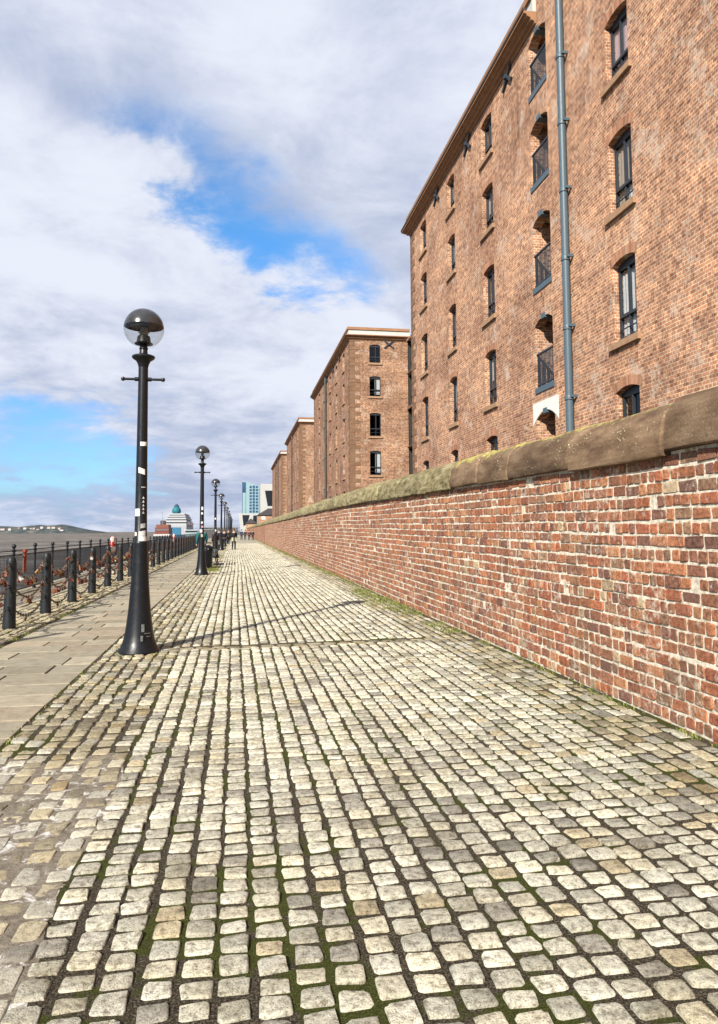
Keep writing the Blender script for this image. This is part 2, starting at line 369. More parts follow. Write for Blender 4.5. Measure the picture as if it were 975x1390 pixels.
# ------------------------------------------------------------------ ground setting
XW = 3.55                       # face of the boundary wall
g = MB(); g.quad((-6.05, -6, -.0105), (60, -6, -.0105), (60, 330, -.0105), (-6.05, 330, -.0105)); tag(g.build('ground', M['joint']), kind='structure')
g = MB()
for (z0, z1, x) in ((-.03, -.45, -6.2), (-.45, -9, -6.1)): g.box(x, -6.045, -6, 330, z1, z0, (.3, .27, .22))
tag(g.build('quay_edge', M['flag']), kind='structure')
g = MB(); g.quad((-9000, -300, -5.2), (9000, -300, -5.2), (9000, 30000, -5.2), (-9000, 30000, -5.2)); tag(g.build('river', M['water']), kind='structure')

def sett(mb, cx, cy, lx, ly, top, tone, lod, rot=0):
    c, s = math.cos(rot), math.sin(rot)
    if lod == 0: n, rings = 12, ((1.0, -.03), (.985, -.0075), (.945, -.0015), (.84, .0012), (.45, .0018))
    elif lod == 1: n, rings = 8, ((1.0, -.025), (.96, -.006), (.72, .003))
    else: n, rings = 4, ((1.0, -.02), (.86, .0))
    jit = [U(.92, 1.06) for _ in range(n)]; tx, ty = U(-.07, .07), U(-.07, .07); skx, sky_ = U(-.09, .09), U(-.08, .08)
    vs = []; fs = []; hx, hy = lx / 2, ly / 2
    for q, (k, z) in enumerate(rings):
        for i in range(n):
            t = 2 * PI * (i + .5) / n; e = .27 if n > 4 else 0
            ca, sa = math.cos(t), math.sin(t)
            if n > 4: px = hx * math.copysign(abs(ca) ** e, ca); py = hy * math.copysign(abs(sa) ** e, sa)
            else: px = hx * math.copysign(1, ca); py = hy * math.copysign(1, sa)
            px *= k * jit[i]; py *= k * jit[i]; px, py = px * (1 + sky_ * py / hy), py * (1 + skx * px / hx)
            zz = z + top + (px * tx + py * ty if q else 0) + (U(-.0026, .0026) if q > 1 and lod == 0 else 0)
            vs.append((cx + px * c - py * s, cy + px * s + py * c, zz))
    for q in range(len(rings) - 1):
        for i in range(n):
            j = (i + 1) % n; fs.append((q * n + i, q * n + j, (q + 1) * n + j, (q + 1) * n + i))
    fs.append(tuple((len(rings) - 1) * n + i for i in range(n)))
    mb.add(vs, fs, tone)
def sett_tone(warm=0):
    v = max(.5, min(1.25, random.gauss(1.0, .13)))
    r = RND()
    if r < .13: base = (.31, .29, .245)
    elif r < .18: base = (.42, .36, .245)
    else: base = random.choice(((.54, .515, .42), (.52, .50, .42), (.55, .51, .395), (.46, .44, .36)))
    if warm: base = tuple(b * k for b, k in zip(base, (.84, .78, .66)))
    return tuple(b * v for b in base)
def dim(c, a, b):
    k = U(a, b); return tuple(v * k for v in c)
DR = [10.25, 27.5, 44.8, 62.1, 79.4]
def in_drain(x, y): return any(abs(y - (dy + max(0, x) * .055)) < .17 for dy in DR)
lods = [MB(), MB(), MB()]
def lod_of(y): return 0 if y < 9.5 else (1 if y < 26 else 2)
pitch = .1375; ncol = 26
for i in range(ncol):
    x0 = -.70 + i * pitch; ph = U(0, 6); y = -.6 + U(0, .1)
    while y < 96:
        L = U(.112, .145) if y < 26 else U(.12, .2)
        x = x0 + .004 * math.sin(y * .9 + ph) + .02 * math.sin(y * .22 + i * .1) + U(-.005, .005)
        if not in_drain(x, y) and x < 2.86:
            sett(lods[lod_of(y)], x, y + L / 2, U(.107, .122), L - U(.023, .04), U(-.006, .005), sett_tone(), lod_of(y), U(-.06, .06))
        y += L
# drain rows of long stones laid across
for dy in DR:
    for k in (-.08, .06):
        x = -1.0
        while x < 2.9:
            L = U(.16, .3); y = dy + k + max(0, x) * .055
            sett(lods[lod_of(y)], x + L / 2, y, L - .02, .125, -.006, tuple(v * .72 for v in sett_tone(1)), lod_of(y), .05)
            x += L
# gutter course along the wall: longer, browner stones
for i in range(5):
    x0 = 2.872 + i * .137; y = -.5 + U(0, .2)
    while y < 96:
        L = U(.15, .25)
        sett(lods[lod_of(y)], x0 + U(-.008, .008), y + L / 2, U(.1, .12), L - U(.018, .042), U(-.005, .004) - .001 * i, dim(sett_tone(RND() < .6), .68, 1.0), lod_of(y), U(-.04, .04))
        y += L
# irregular stones between the setts and the flags
bed = MB()
for i in range(7):
    x0 = -1.648 + i * .138; y = -.4 + U(0, .2)
    while y < 96:
        L = U(.11, .2) if y < 9.5 else U(.11, .18)
        inbed = y < 5.75 + .35 * math.sin(i * 1.3) and x0 < -.5
        sk = 0.0 if y > 6 else .0
        mb = bed if inbed else lods[lod_of(y)]
        sett(mb, x0 + U(-.014, .014), y + L / 2, U(.1, .126), L - U(.014, .045), U(-.008, .004) - (.0035 if inbed else 0), dim(sett_tone(RND() < .6), .7, 1.0), 0 if inbed else lod_of(y), U(-.1, .1))
        y += L
# mossy cobbles either side of the bollards and inside the railing
for (xa, xb, pt) in ((-4.55, -3.3, .155),):
    n = int((xb - xa) / pt)
    for i in range(n):
        x0 = xa + (i + .5) * pt; y = 4 + U(0, .2)
        while y < 96:
            L = U(.13, .24)
            sett(lods[max(1, lod_of(y))], x0 + U(-.012, .012), y + L / 2, U(.12, .14), L - U(.014, .03), U(-.008, .004), dim(sett_tone(1), .75, 1.1), max(1, lod_of(y)), U(-.08, .08))
            y += L
for mb in lods: tag(mb.build('cobbled_path', M['sett'], auto=None if mb is lods[2] else 38), kind='structure')
t = NT('mortared_cobble'); mid_ = t.noise(34, 5, .65)
c = t.mix(1.0, t.tone(), t.ramp(mid_, [(.28, (.5, .48, .44)), (.5, (.95, .93, .9)), (.7, (1.1, 1.08, 1.0))]), 'MULTIPLY')
c = t.mix(t.math('MULTIPLY', t.smooth(t.noise(7, 6, .75), .52, .66), .6), c, (.2, .17, .125))
c = t.mix(t.math('MULTIPLY', t.smooth(t.noise(6.5, 6, .7, dist=.8), .6, .68), .8), c, (.52, .49, .43)); t.bump(t.math('ADD', mid_, t.noise(110, 4, .7)), 1.0, .008)
bedmat = t.set(c, .9, .2)
tag(bed.build('mortared_cobbles', bedmat, auto=38), kind='structure')
b2 = MB(); ys = [-.6 + .35 * k for k in range(19)]
pts = [(-.73 + .05 * math.sin(y * 3.1), y) for y in ys] 
nx = 10
for k in range(len(ys) - 1):
    for q in range(nx):
        f0, f1 = q / nx, (q + 1) / nx
        def pp(f, kk):
            xr, y = pts[kk]; return (-1.735 + (xr + 1.735) * f, y + (.18 * math.sin(f * 9) if kk == len(ys) - 1 else 0), -.0085 - (.004 if kk == len(ys) - 1 else 0))
        b2.quad(pp(f0, k), pp(f1, k), pp(f1, k + 1), pp(f0, k + 1))
tag(b2.build('mortar_bed', M['bed']), kind='structure')
# far part of the path beyond the modelled stones: same stone as a textured sheet
t = NT('far_sett_sheet')
mp = t.node('ShaderNodeMapping'); mp.inputs['Scale'].default_value = (7.2, .6, 1); t.link(t.co(), mp.inputs[0])
c = t.ramp(t.noise(1.0, 3, .6, vec=mp.outputs[0]), [(.32, (.13, .11, .08)), (.5, (.3, .275, .21)), (.7, (.4, .37, .29))]); farm = t.set(c, .9, .2)
g = MB(); g.quad((-1.7, 96, -.004), (XW, 96, -.004), (XW, 329, -.004), (-1.7, 329, -.004)); tag(g.build('distant_path', farm), kind='structure')

# flagstones
fl = MB()
def slab(x0, x1, y0, y1, z, tone):
    e = .008; b = .006
    j = lambda: U(-.004, .004)
    q = [(x0 + e + j(), y0 + e + j()), (x1 - e + j(), y0 + e + j()), (x1 - e + j(), y1 - e + j()), (x0 + e + j(), y1 - e + j())]
    tz = [U(-.003, .003) for _ in range(4)]
    vs = [(x, y, -.03) for x, y in q] + [(x, y, z - b + tz[i]) for i, (x, y) in enumerate(q)]
    cx, cy = (x0 + x1) / 2, (y0 + y1) / 2
    vs += [(x + math.copysign(b, cx - x), y + math.copysign(b, cy - y), z + tz[i]) for i, (x, y) in enumerate(q)]
    fs = [(i, (i + 1) % 4, 4 + (i + 1) % 4, 4 + i) for i in range(4)] + [(4 + i, 4 + (i + 1) % 4, 8 + (i + 1) % 4, 8 + i) for i in range(4)] + [(8, 9, 10, 11)]
    fl.add(vs, fs, tone)
def flag_tone():
    v = U(.68, 1.0); return random.choice(((.335, .295, .215), (.36, .32, .235), (.31, .28, .21), (.335, .28, .2))) and tuple(c * v for c in random.choice(((.335, .295, .215), (.36, .32, .235), (.31, .28, .21), (.335, .28, .2))))
y = 2.0; k = 0
while y < 110:
    d_ = U(.42, .62); cuts = [-3.22, -2.7 + U(-.25, .3) if k % 2 else -2.35 + U(-.3, .3), -1.73]
    if RND() < .25: cuts = [-3.22, -2.75 + U(-.15, .15), -2.2 + U(-.1, .1), -1.73]
    for a, b in zip(cuts[:-1], cuts[1:]): slab(a, b, y, y + d_, U(-.003, .004), flag_tone())
    y += d_; k += 1
y = 6.0
while y < 110:
    d_ = U(.7, 1.1)
    slab(-5.45, -4.58, y, y + d_, U(-.004, .004), tuple(c * 1.05 for c in flag_tone())); slab(-6.04, -5.46, y, y + d_, 0.03, tuple(c * 1.05 for c in flag_tone()))
    y += d_
tag(fl.build('flagstone_walk', M['flag']), kind='structure')
g = MB(); g.quad((-6.04, 110, -.002), (-1.72, 110, -.002), (-1.72, 329, -.002), (-6.04, 329, -.002), (.28, .25, .185)); tag(g.build('distant_walk', M['flag']), kind='structure')

# grass tufts along the wall foot, by the bench and around stones
gr = MB()
def tuft(x, y, r, n, h):
    for _ in range(n):
        a = U(0, 2 * PI); q = r * math.sqrt(RND()); px, py = x + q * math.cos(a), y + q * math.sin(a)
        if px > XW - .03: px = XW - .03 - U(0, .05)
        hh = h * U(.4, 1.1); an = U(0, 2 * PI); le = hh * U(.2, .9); wd = U(.003, .006); cx, sx_ = math.cos(an), math.sin(an)
        p0 = Vector((px, py, -.014)); p1 = p0 + Vector((cx * le * .4, sx_ * le * .4, hh * .65)); p2 = p0 + Vector((cx * le, sx_ * le, hh)); wv = Vector((-sx_, cx, 0)) * wd
        for p in (p1, p2):
            if p.x > XW - .01: p.x = XW - .01
        v = U(.6, 1.2); tone = (.11 * v, .145 * v, .028 * v) if RND() < .6 else (.24 * v, .22 * v, .075 * v)
        gr.add([tuple(p0 - wv), tuple(p0 + wv), tuple(p1 + wv * .8), tuple(p1 - wv * .8), tuple(p2)], [(0, 1, 2, 3), (3, 2, 4)], tone)
def patch(x0, x1, y0, y1, n, h, r=.1, k=16):
    for _ in range(n): tuft(U(x0, x1), U(y0, y1), r, k, h)
patch(3.05, 3.5, 13.3, 19.5, 110, .08, .13, 18); patch(2.75, 3.2, 14.5, 18.5, 40, .05, .12, 16)
patch(3.2, 3.5, 10.9, 12.2, 22, .07); patch(3.3, 3.52, 20, 60, 260, .1, .14, 12); patch(3.44, 3.53, 2.4, 12, 90, .04, .05, 9)
patch(-1.5, -.75, 29.3, 33.5, 110, .08, .16, 18); patch(-1.6, -.9, 46, 49, 40, .08, .2, 14); patch(-1.76, -1.68, 4.5, 9.5, 55, .025, .03, 9)
patch(-1.55, -1.35, 9.6, 9.95, 4, .03, .05, 12); patch(-1.1, -.98, 9.85, 10.05, 5, .03, .05, 14); patch(-3.35, -3.2, 10, 16, 34, .035, .06, 12)
patch(-4.1, -3.5, 10, 30, 60, .045, .08, 12); patch(-4.1, -3.4, 30, 70, 120, .06, .12, 10); patch(3.3, 3.53, 60, 150, 200, .12, .3, 8)
tag(gr.build('grass', M['grass']), 'short green grass growing along the foot of the brick wall and between the cobbles', 'grass', kind='stuff')

# ------------------------------------------------------------------ boundary wall of real bricks
wall = thing('boundary_wall', 'long red brick boundary wall with rounded stone coping beside the cobbled path', 'wall', (XW, 0, 0))
def rise(y): return .2 * max(0, min(1, (y - 6) / 18.0))
def top_of(y): return 2.215 + rise(y)
core = MB(); yy = [-4 + i for i in range(0, 262, 2)]
for a, b in zip(yy[:-1], yy[1:]):
    xf = .006 if 23 < b <= 90 else (.03 if b <= 23 else .004)
    core.add([(xf, a, -.1), (xf, b, -.1), (xf, b, top_of(b) + .05), (xf, a, top_of(a) + .05), (.6, a, -.1), (.6, b, -.1), (.6, b, top_of(b) + .05), (.6, a, top_of(a) + .05)],
             [(0, 3, 2, 1), (4, 5, 6, 7)], (1, 1, 1), 0 if b <= 90 else 1)
core.add([(.014, -4, -.1), (.6, -4, -.1), (.6, -4, 2.2), (.014, -4, 2.2)], [(0, 1, 2, 3)])
core.build('mortar_core', [M['mortar'], M['farwall']], wall)
from mathutils import noise as mnoise
mo = MB(); st = .032; ny_ = int((23.9 + 3.9) / st); nz_ = int(2.46 / st)
vs = []
for a in range(ny_ + 1):
    y = -3.9 + a * st
    for b in range(nz_ + 1):
        z = -.1 + b * st; z = min(z, top_of(y) + .03)
        v = mnoise.noise((y * 9, z * 9, 0)) * .5 + mnoise.noise((y * 2.3, z * 2.3, 5)) * .4 + mnoise.noise((y * 23, z * 23, 9)) * .25
        vs.append((.0085 - .0055 * v, y, z))
mo.add(vs, [(a * (nz_ + 1) + b, a * (nz_ + 1) + b + 1, (a + 1) * (nz_ + 1) + b + 1, (a + 1) * (nz_ + 1) + b) for a in range(ny_) for b in range(nz_)])
mo.build('mortar_pointing', M['mortar'], wall, smooth=True)
bk = MB()
BT = [(.31, .095, .045), (.34, .118, .054), (.28, .082, .042), (.25, .092, .052), (.35, .14, .068), (.22, .08, .048), (.175, .072, .05), (.29, .115, .062), (.25, .12, .07), (.26, .095, .052), (.31, .105, .05)]
def brick(y0, y1, z0, z1, yb):
    near = yb < 24
    base = random.choice(BT); v = U(.92, 1.45); tone = (base[0] * v * .86, base[1] * v * 1.04, base[2] * v * 1.1)
    if RND() < .025: tone = (.32 * v, .24 * v, .15 * v)
    rec = U(-.007, .004) + (U(.003, .008) if RND() < .06 else 0)
    if near:
        # rounded, chipped outline: eight points and two rings
        pts = []; hy, hz = (y1 - y0) / 2, (z1 - z0) / 2; cy, cz = (y0 + y1) / 2, (z0 + z1) / 2; ch = .009
        for (sy, sz, a) in ((-1, -1, 0), (-1, -1, 1), (1, -1, 1), (1, -1, 0), (1, 1, 0), (1, 1, 1), (-1, 1, 1), (-1, 1, 0)):
            cc = ch * U(.3, 1.7)
            pts.append((cy + sy * (hy - (cc if a else 0)) + U(-.007, .007), cz + sz * (hz - (0 if a else cc)) + U(-.006, .006)))
        vs = [(.02, y, z) for y, z in pts] + [(rec + .003 + U(0, .002), y + (cy - y) * .015, z + (cz - z) * .025) for y, z in pts] + [(rec + U(-.003, .002), cy + (y - cy) * .95, cz + (z - cz) * .88) for y, z in pts]
        fs = [(i, i + 8, (i + 1) % 8 + 8, (i + 1) % 8) for i in range(8)] + [(i + 8, i + 16, (i + 1) % 8 + 16, (i + 1) % 8 + 8) for i in range(8)] + [tuple(range(23, 15, -1))]
    else:
        q = [(y0, z0), (y1, z0), (y1, z1), (y0, z1)]
        vs = [(.02, y, z) for y, z in q] + [(rec, y, z) for y, z in q]
        fs = [(i, i + 4, (i + 1) % 4 + 4, (i + 1) % 4) for i in range(4)] + [(7, 6, 5, 4)]
    bk.add(vs, fs, tone)
NC = 20
for r in range(-1, NC):
    y = -3.9 + U(0, .2); head = (r % 2 == 0)
    wob = U(0, 6)
    while y < 89.6:
        hgt = (top_of(y)) / NC
        L = (U(.105, .122) if RND() < .9 else .235) if head else (U(.222, .25) if RND() < .88 else .118)
        z0 = r * hgt + .006 * math.sin(y * .7 + r * .6) + .004 * math.sin(y * 2.1 + wob)
        gap = U(.013, .024)
        if RND() > .003: brick(y + gap / 2, y + L - gap / 2, z0 + U(.007, .014), z0 + hgt - U(.007, .014), y)
        y += L
bk.build('brick_face', M['brick'], wall)
# coping stones
edges = [-4, -1.2, 1.6, 3.4, 5.42, 7.15, 8.9, 10.1, 11.45]
while edges[-1] < 90: edges.append(edges[-1] + U(1.5, 2.7))
while edges[-1] < 255: edges.append(edges[-1] + U(5, 7))
for i, (a, b) in enumerate(zip(edges[:-1], edges[1:])):
    mb = MB(); mossy = .3 if a < 11.3 else U(.62, .95); lich = 1.0 if 5 < a < 11.4 else (.25 if a < 5 else .55)
    drop = U(-.02, .02) + (.022 if a < 5.4 else 0); dxx = U(-.01, .01); ny = 6 if a < 40 else 2; hh = .5 + U(-.015, .015)
    ww = .68
    prof = [(-.075, .0), (-.085, .012), (-.088, .11), (-.07, .2)]
    for q in range(1, 9):
        t_ = PI * (q / 9) ; 
        ang = PI - t_
        prof.append((.27 + .345 * math.cos(ang), .2 + (hh - .2) * math.sin(ang)))
    prof += [(.615, .2), (.625, .0)]
    n = len(prof); vs = []; fs = []
    ysn = [a + .009 + (b - a - .018) * q / ny for q in range(ny + 1)]
    ysn = [ysn[0], ysn[0] + .02] + ysn[1:-1] + [ysn[-1] - .02, ysn[-1]]
    for q, y in enumerate(ysn):
        kk = .955 if q in (0, len(ysn) - 1) else 1
        wv = .008 * math.sin(y * 3.1 + i)
        for (px, pz) in prof: vs.append((.27 + (px - .27) * kk + dxx + .012 * mnoise.noise((pz * 4, y * 1.7, i + 9)), y, top_of(y) + .002 + drop + pz * kk + wv * (pz > .1) + .012 * mnoise.noise((px * 3, y * 1.7, i))))
    for q in range(len(ysn) - 1):
        for p in range(n): fs.append((q * n + p, q * n + (p + 1) % n, (q + 1) * n + (p + 1) % n, (q + 1) * n + p))
    fs.append(tuple(range(n))); fs.append(tuple((len(ysn) - 1) * n + p for p in range(n - 1, -1, -1)))
    mb.add(vs, fs, (mossy, U(.45, 1.0), lich)); mb.build('coping_stone', M['coping'], wall, auto=38)

# ------------------------------------------------------------------ warehouses
XB = 9.0
TOPS = [16.8, 14.18, 11.15, 8.05, 4.95]; SILL = [15.27, 12.5, 9.22, 6.05, 2.9]
def sheet_with_openings(mb, Pf, u0, u1, z0, z1, ops, depth, tone=(1, 1, 1)):
    """wall sheet with arched openings; Pf(u, z, d) maps to 3D, d into the building"""
    cols = {}
    for o in ops: cols.setdefault((o[0], o[1]), []).append(o)
    us = u0
    for (a, b) in sorted(cols):
        if a > us: mb.quad(Pf(us, z0, 0), Pf(a, z0, 0), Pf(a, z1, 0), Pf(us, z1, 0), tone)
        n = 6
        for k in range(n):
            ua, ub = a + (b - a) * k / n, a + (b - a) * (k + 1) / n
            arch = lambda u, o: o[3] - o[4] * (2 * (u - a) / (b - a) - 1) ** 2
            za = zb = z0
            for o in sorted(cols[(a, b)], key=lambda o: o[2]):
                mb.quad(Pf(ua, za, 0), Pf(ub, zb, 0), Pf(ub, o[2], 0), Pf(ua, o[2], 0), tone)
                za, zb = arch(ua, o), arch(ub, o)
                mb.quad(Pf(ua, za, 0), Pf(ub, zb, 0), Pf(ub, zb, depth), Pf(ua, za, depth), tone)
            mb.quad(Pf(ua, za, 0), Pf(ub, zb, 0), Pf(ub, z1, 0), Pf(ua, z1, 0), tone)
        for o in cols[(a, b)]:
            zs = o[3] - o[4]
            mb.quad(Pf(a, o[2], 0), Pf(a, zs, 0), Pf(a, zs, depth), Pf(a, o[2], depth), tone)
            mb.quad(Pf(b, o[2], 0), Pf(b, o[2], depth), Pf(b, zs, depth), Pf(b, zs, 0), tone)
            mb.quad(Pf(a, o[2], 0), Pf(a, o[2], depth), Pf(b, o[2], depth), Pf(b, o[2], 0), tone)
        us = b
    if us < u1: mb.quad(Pf(us, z0, 0), Pf(u1, z0, 0), Pf(u1, z1, 0), Pf(us, z1, 0), tone)

def window_part(parent, Pf, o, rec, arch=True, curtain=None, full=True):
    """frame > pane, sill, arch, curtain: one arched window"""
    a, b, s, tp, ri = o; w_ = b - a; m = .055; hgt = tp - s
    fr = MB()
    def bar(ua, ub, za, zb, d0=rec - .05, d1=rec + .02):
        vs = [Pf(u, z, d) for d in (d0, d1) for z in (za, zb) for u in (ua, ub)]
        fr.add(vs, [(0, 1, 3, 2), (4, 6, 7, 5), (0, 4, 5, 1), (2, 3, 7, 6), (0, 2, 6, 4), (1, 5, 7, 3)])
    bar(a, a + m, s, tp - ri * .6); bar(b - m, b, s, tp - ri * .6); bar(a + m, b - m, s, s + m)
    bar(a + m, b - m, tp - ri - .1, tp)
    zt = s + hgt * .33; bar(a + m, b - m, zt - .035, zt + .035, rec - .07, rec + .02)
    uc = a + w_ * .56; bar(uc - .03, uc + .03, zt + .035, tp - ri - .1); bar(uc - .02, uc + .02, s + m, zt - .035)
    if full: bar(a + m, b - m, s + hgt * .165 - .012, s + hgt * .165 + .012, rec - .09, rec - .06)
    f = fr.build('window', M['frame'], parent)
    p = MB(); p.quad(Pf(a + .02, s + .02, rec), Pf(b - .02, s + .02, rec), Pf(b - .02, tp - .06, rec), Pf(a + .02, tp - .06, rec)); p.build('pane', M['pane'], f)
    if curtain:
        cu = MB()
        for (f0, f1, g0, g1, tone) in curtain:
            n = 8
            for k in range(n):
                ua = a + m + (w_ - 2 * m) * (f0 + (f1 - f0) * k / n); ub = a + m + (w_ - 2 * m) * (f0 + (f1 - f0) * (k + 1) / n)
                da, db = rec + .04 + .02 * (k % 2), rec + .04 + .02 * ((k + 1) % 2)
                cu.quad(Pf(ua, s + hgt * g0, da), Pf(ub, s + hgt * g0, db), Pf(ub, s + hgt * g1, db), Pf(ua, s + hgt * g1, da), tone)
        cu.build('curtain', M['curtain'], f)
    si = MB(); 
    vs = [Pf(u, z, d) for d in (-.09, rec - .055) for z in (s - .15, s + .012) for u in (a - .14, b + .14)]
    vs = [Pf(u, z, d) for d, in ((-.09,), (-.002,)) for z in (s - .15, s + .004) for u in (a - .14, b + .14)]
    si.add(vs, [(0, 1, 3, 2), (4, 6, 7, 5), (0, 4, 5, 1), (2, 3, 7, 6), (0, 2, 6, 4), (1, 5, 7, 3)])
    vs = [Pf(u, z, d) for d in (-.05, rec - .052) for z in (s + .005, s + .02) for u in (a + .003, b - .003)]
    si.add(vs, [(0, 1, 3, 2), (4, 6, 7, 5), (0, 4, 5, 1), (2, 3, 7, 6), (0, 2, 6, 4), (1, 5, 7, 3)])
    si.build('sill', M['stone'], f)
    if arch:
        ar = MB(); n = 15
        for k in range(n):
            e = .006; q0, q1 = (k + .07) / n, (k + .93) / n
            ua, ub = a - .06 + (w_ + .12) * q0, a - .06 + (w_ + .12) * q1
            z_ = lambda u: tp - ri * (2 * (u - a) / w_ - 1) ** 2
            fan = lambda u: u + (u - (a + b) / 2) * .12
            v = U(.75, 1.2); base = random.choice(((.34, .17, .095), (.29, .135, .074), (.37, .205, .12)))
            vs = [Pf(ua, z_(ua) + .003, .01), Pf(ub, z_(ub) + .003, .01), Pf(fan(ub), z_(ub) + .23, .01), Pf(fan(ua), z_(ua) + .23, .01),
                  Pf(ua, z_(ua) + .003, -e), Pf(ub, z_(ub) + .003, -e), Pf(fan(ub), z_(ub) + .23, -e), Pf(fan(ua), z_(ua) + .23, -e)]
            ar.add(vs, [(4, 5, 6, 7), (0, 1, 5, 4), (1, 2, 6, 5), (2, 3, 7, 6), (3, 0, 4, 7)], tuple(c * v for c in base))
        ar.build('brick_arch', M['tone'], f)
    return f

def cornice(parent, path_front, ends, z=17.15):
    """stepped stone cornice along the front (u from..to) with returns"""
    mb = MB(); y0, y1 = path_front
    prof = [(.0, 0), (.05, .0), (.07, .07), (.17, .10), (.19, .17), (.29, .21), (.31, .27), (.40, .29), (.40, .36)]
    for (pa, pb) in zip(prof[:-1], prof[1:]):
        mb.quad((XB - pa[0], y0 - (pa[0] if ends[0] else 0), z + pa[1]), (XB - pa[0], y1 + (pa[0] if ends[1] else 0), z + pa[1]),
                (XB - pb[0], y1 + (pb[0] if ends[1] else 0), z + pb[1]), (XB - pb[0], y0 - (pb[0] if ends[0] else 0), z + pb[1]))
        for side, ye in ((0, y0), (1, y1)):
            sgn = -1 if side == 0 else 1
            if ends[side]:
                x2 = 14.0
                mb.quad((XB - pa[0], ye + sgn * pa[0], z + pa[1]), (x2, ye + sgn * pa[0], z + pa[1]), (x2, ye + sgn * pb[0], z + pb[1]), (XB - pb[0], ye + sgn * pb[0], z + pb[1]))
    if not ends[0]: mb.add([(XB - p[0], y0, z + p[1]) for p in prof] + [(XB, y0, z + .36)], [tuple(range(len(prof) + 1))])
    e0, e1 = (.4 if ends[0] else 0), (.4 if ends[1] else 0)
    mb.quad((XB - .4, y0 - e0, z + .36), (XB + .6, y0 - e0, z + .36), (XB + .6, y1 + e1, z + .36), (XB - .4, y1 + e1, z + .36))
    if ends[0]: mb.quad((XB + .6, y0 - .4, z + .36), (14, y0 - .4, z + .36), (14, y0 + .6, z + .36), (XB + .6, y0 + .6, z + .36))
    mb.build('cornice', M['cornice'], parent)
    gt = MB(); gt.box(XB - .43, XB - .33, y0 - (.43 if ends[0] else 0), y1 + (.43 if ends[1] else 0), z + .365, z + .46); gt.build('gutter', M['gutter'], parent)
    pp = MB()
    pp.box(XB - .12, XB + .3, y0 - (.12 if ends[0] else -.002), y1 + (.1 if ends[1] else 0), z + .37, z + .8)
    if ends[0]: pp.box(XB + .302, 14, y0 - .12, y0 + .3, z + .37, z + .8)
    pp.build('parapet', M['pale'], parent)
    cp = MB(); cp.box(XB - .2, XB + .38, y0 - (.2 if ends[0] else -.002), y1 + (.2 if ends[1] else 0), z + .803, z + 1.02)
    if ends[0]: cp.box(XB + .382, 14, y0 - .2, y0 + .38, z + .803, z + 1.02)
    cp.build('parapet_coping', M['cornice'], parent)

def quoins(parent, y, sgn):
    """toothed dressed stones on a front corner; sgn -1: end face looks to the viewer"""
    mb = MB(); z = 0; k = 0
    while z < 17.0:
        h = .34; la, lb = (.85, .42) if k % 2 else (.42, .85)
        e = .02; v = U(.8, 1.15)
        ya, yb = (y - e, y + la) if sgn < 0 else (y - la, y + e)
        b = .03
        xs = (XB - e, XB + lb); 
        vs = [(xs[0], ya, z + .008), (xs[1], ya, z + .008), (xs[1], yb, z + .008), (xs[0], yb, z + .008), (xs[0], ya, z + h - .02), (xs[1], ya, z + h - .02), (xs[1], yb, z + h - .02), (xs[0], yb, z + h - .02)]
        mb.add(vs, [(0, 1, 5, 4), (1, 2, 6, 5), (2, 3, 7, 6), (3, 0, 4, 7), (4, 5, 6, 7), (3, 2, 1, 0)], (v, v, v))
        z += h; k += 1
    mb.build('quoin_stones', M['quoin'], parent)

def anchor(parent, c, axis, size=.5):
    mb = MB(); c = Vector(c); u = Vector(axis); n = Vector((1, 0, 0)) if abs(u.x) < .5 else Vector((0, 1, 0))
    for s in (1, -1):
        a = (u * s + Vector((0, 0, 1)) * .8).normalized(); p = a.cross(n).normalized()
        mb.obox(c - n * .05, a * size, p * .055, n * .035)
    mb.obox(c - n * .1, u * .07, Vector((0, 0, .07)), n * .05)
    mb.build('tie_anchor', M['frame'], parent)

def downpipe(parent, y, z1=17.2, pm='pipe'):
    mb = MB(); x = XB - .16
    mb.tube([(x, y, 0), (x, y, z1)], .105, 16); f = mb.build('downpipe', M[pm], parent, auto=40)
    z = 1.25
    while z < z1:
        co_ = MB(); co_.lathe([(.107, -.03), (.129, -.03), (.129, -.004), (.12, .0), (.12, .09), (.115, .1), (.107, .105)], 16, (x, y, z))
        co_.box(x - .02, XB, y - .17, y - .115, z + .03, z + .1); co_.box(x - .02, XB, y + .115, y + .17, z + .03, z + .1)
        co_.c = [(.4, .4, .4)] * 16 + co_.c[16:]; co_.m = [1] * 16 + co_.m[16:]
        co_.build('pipe_collar', [M[pm], M['frame']], f, auto=40); z += 1.93

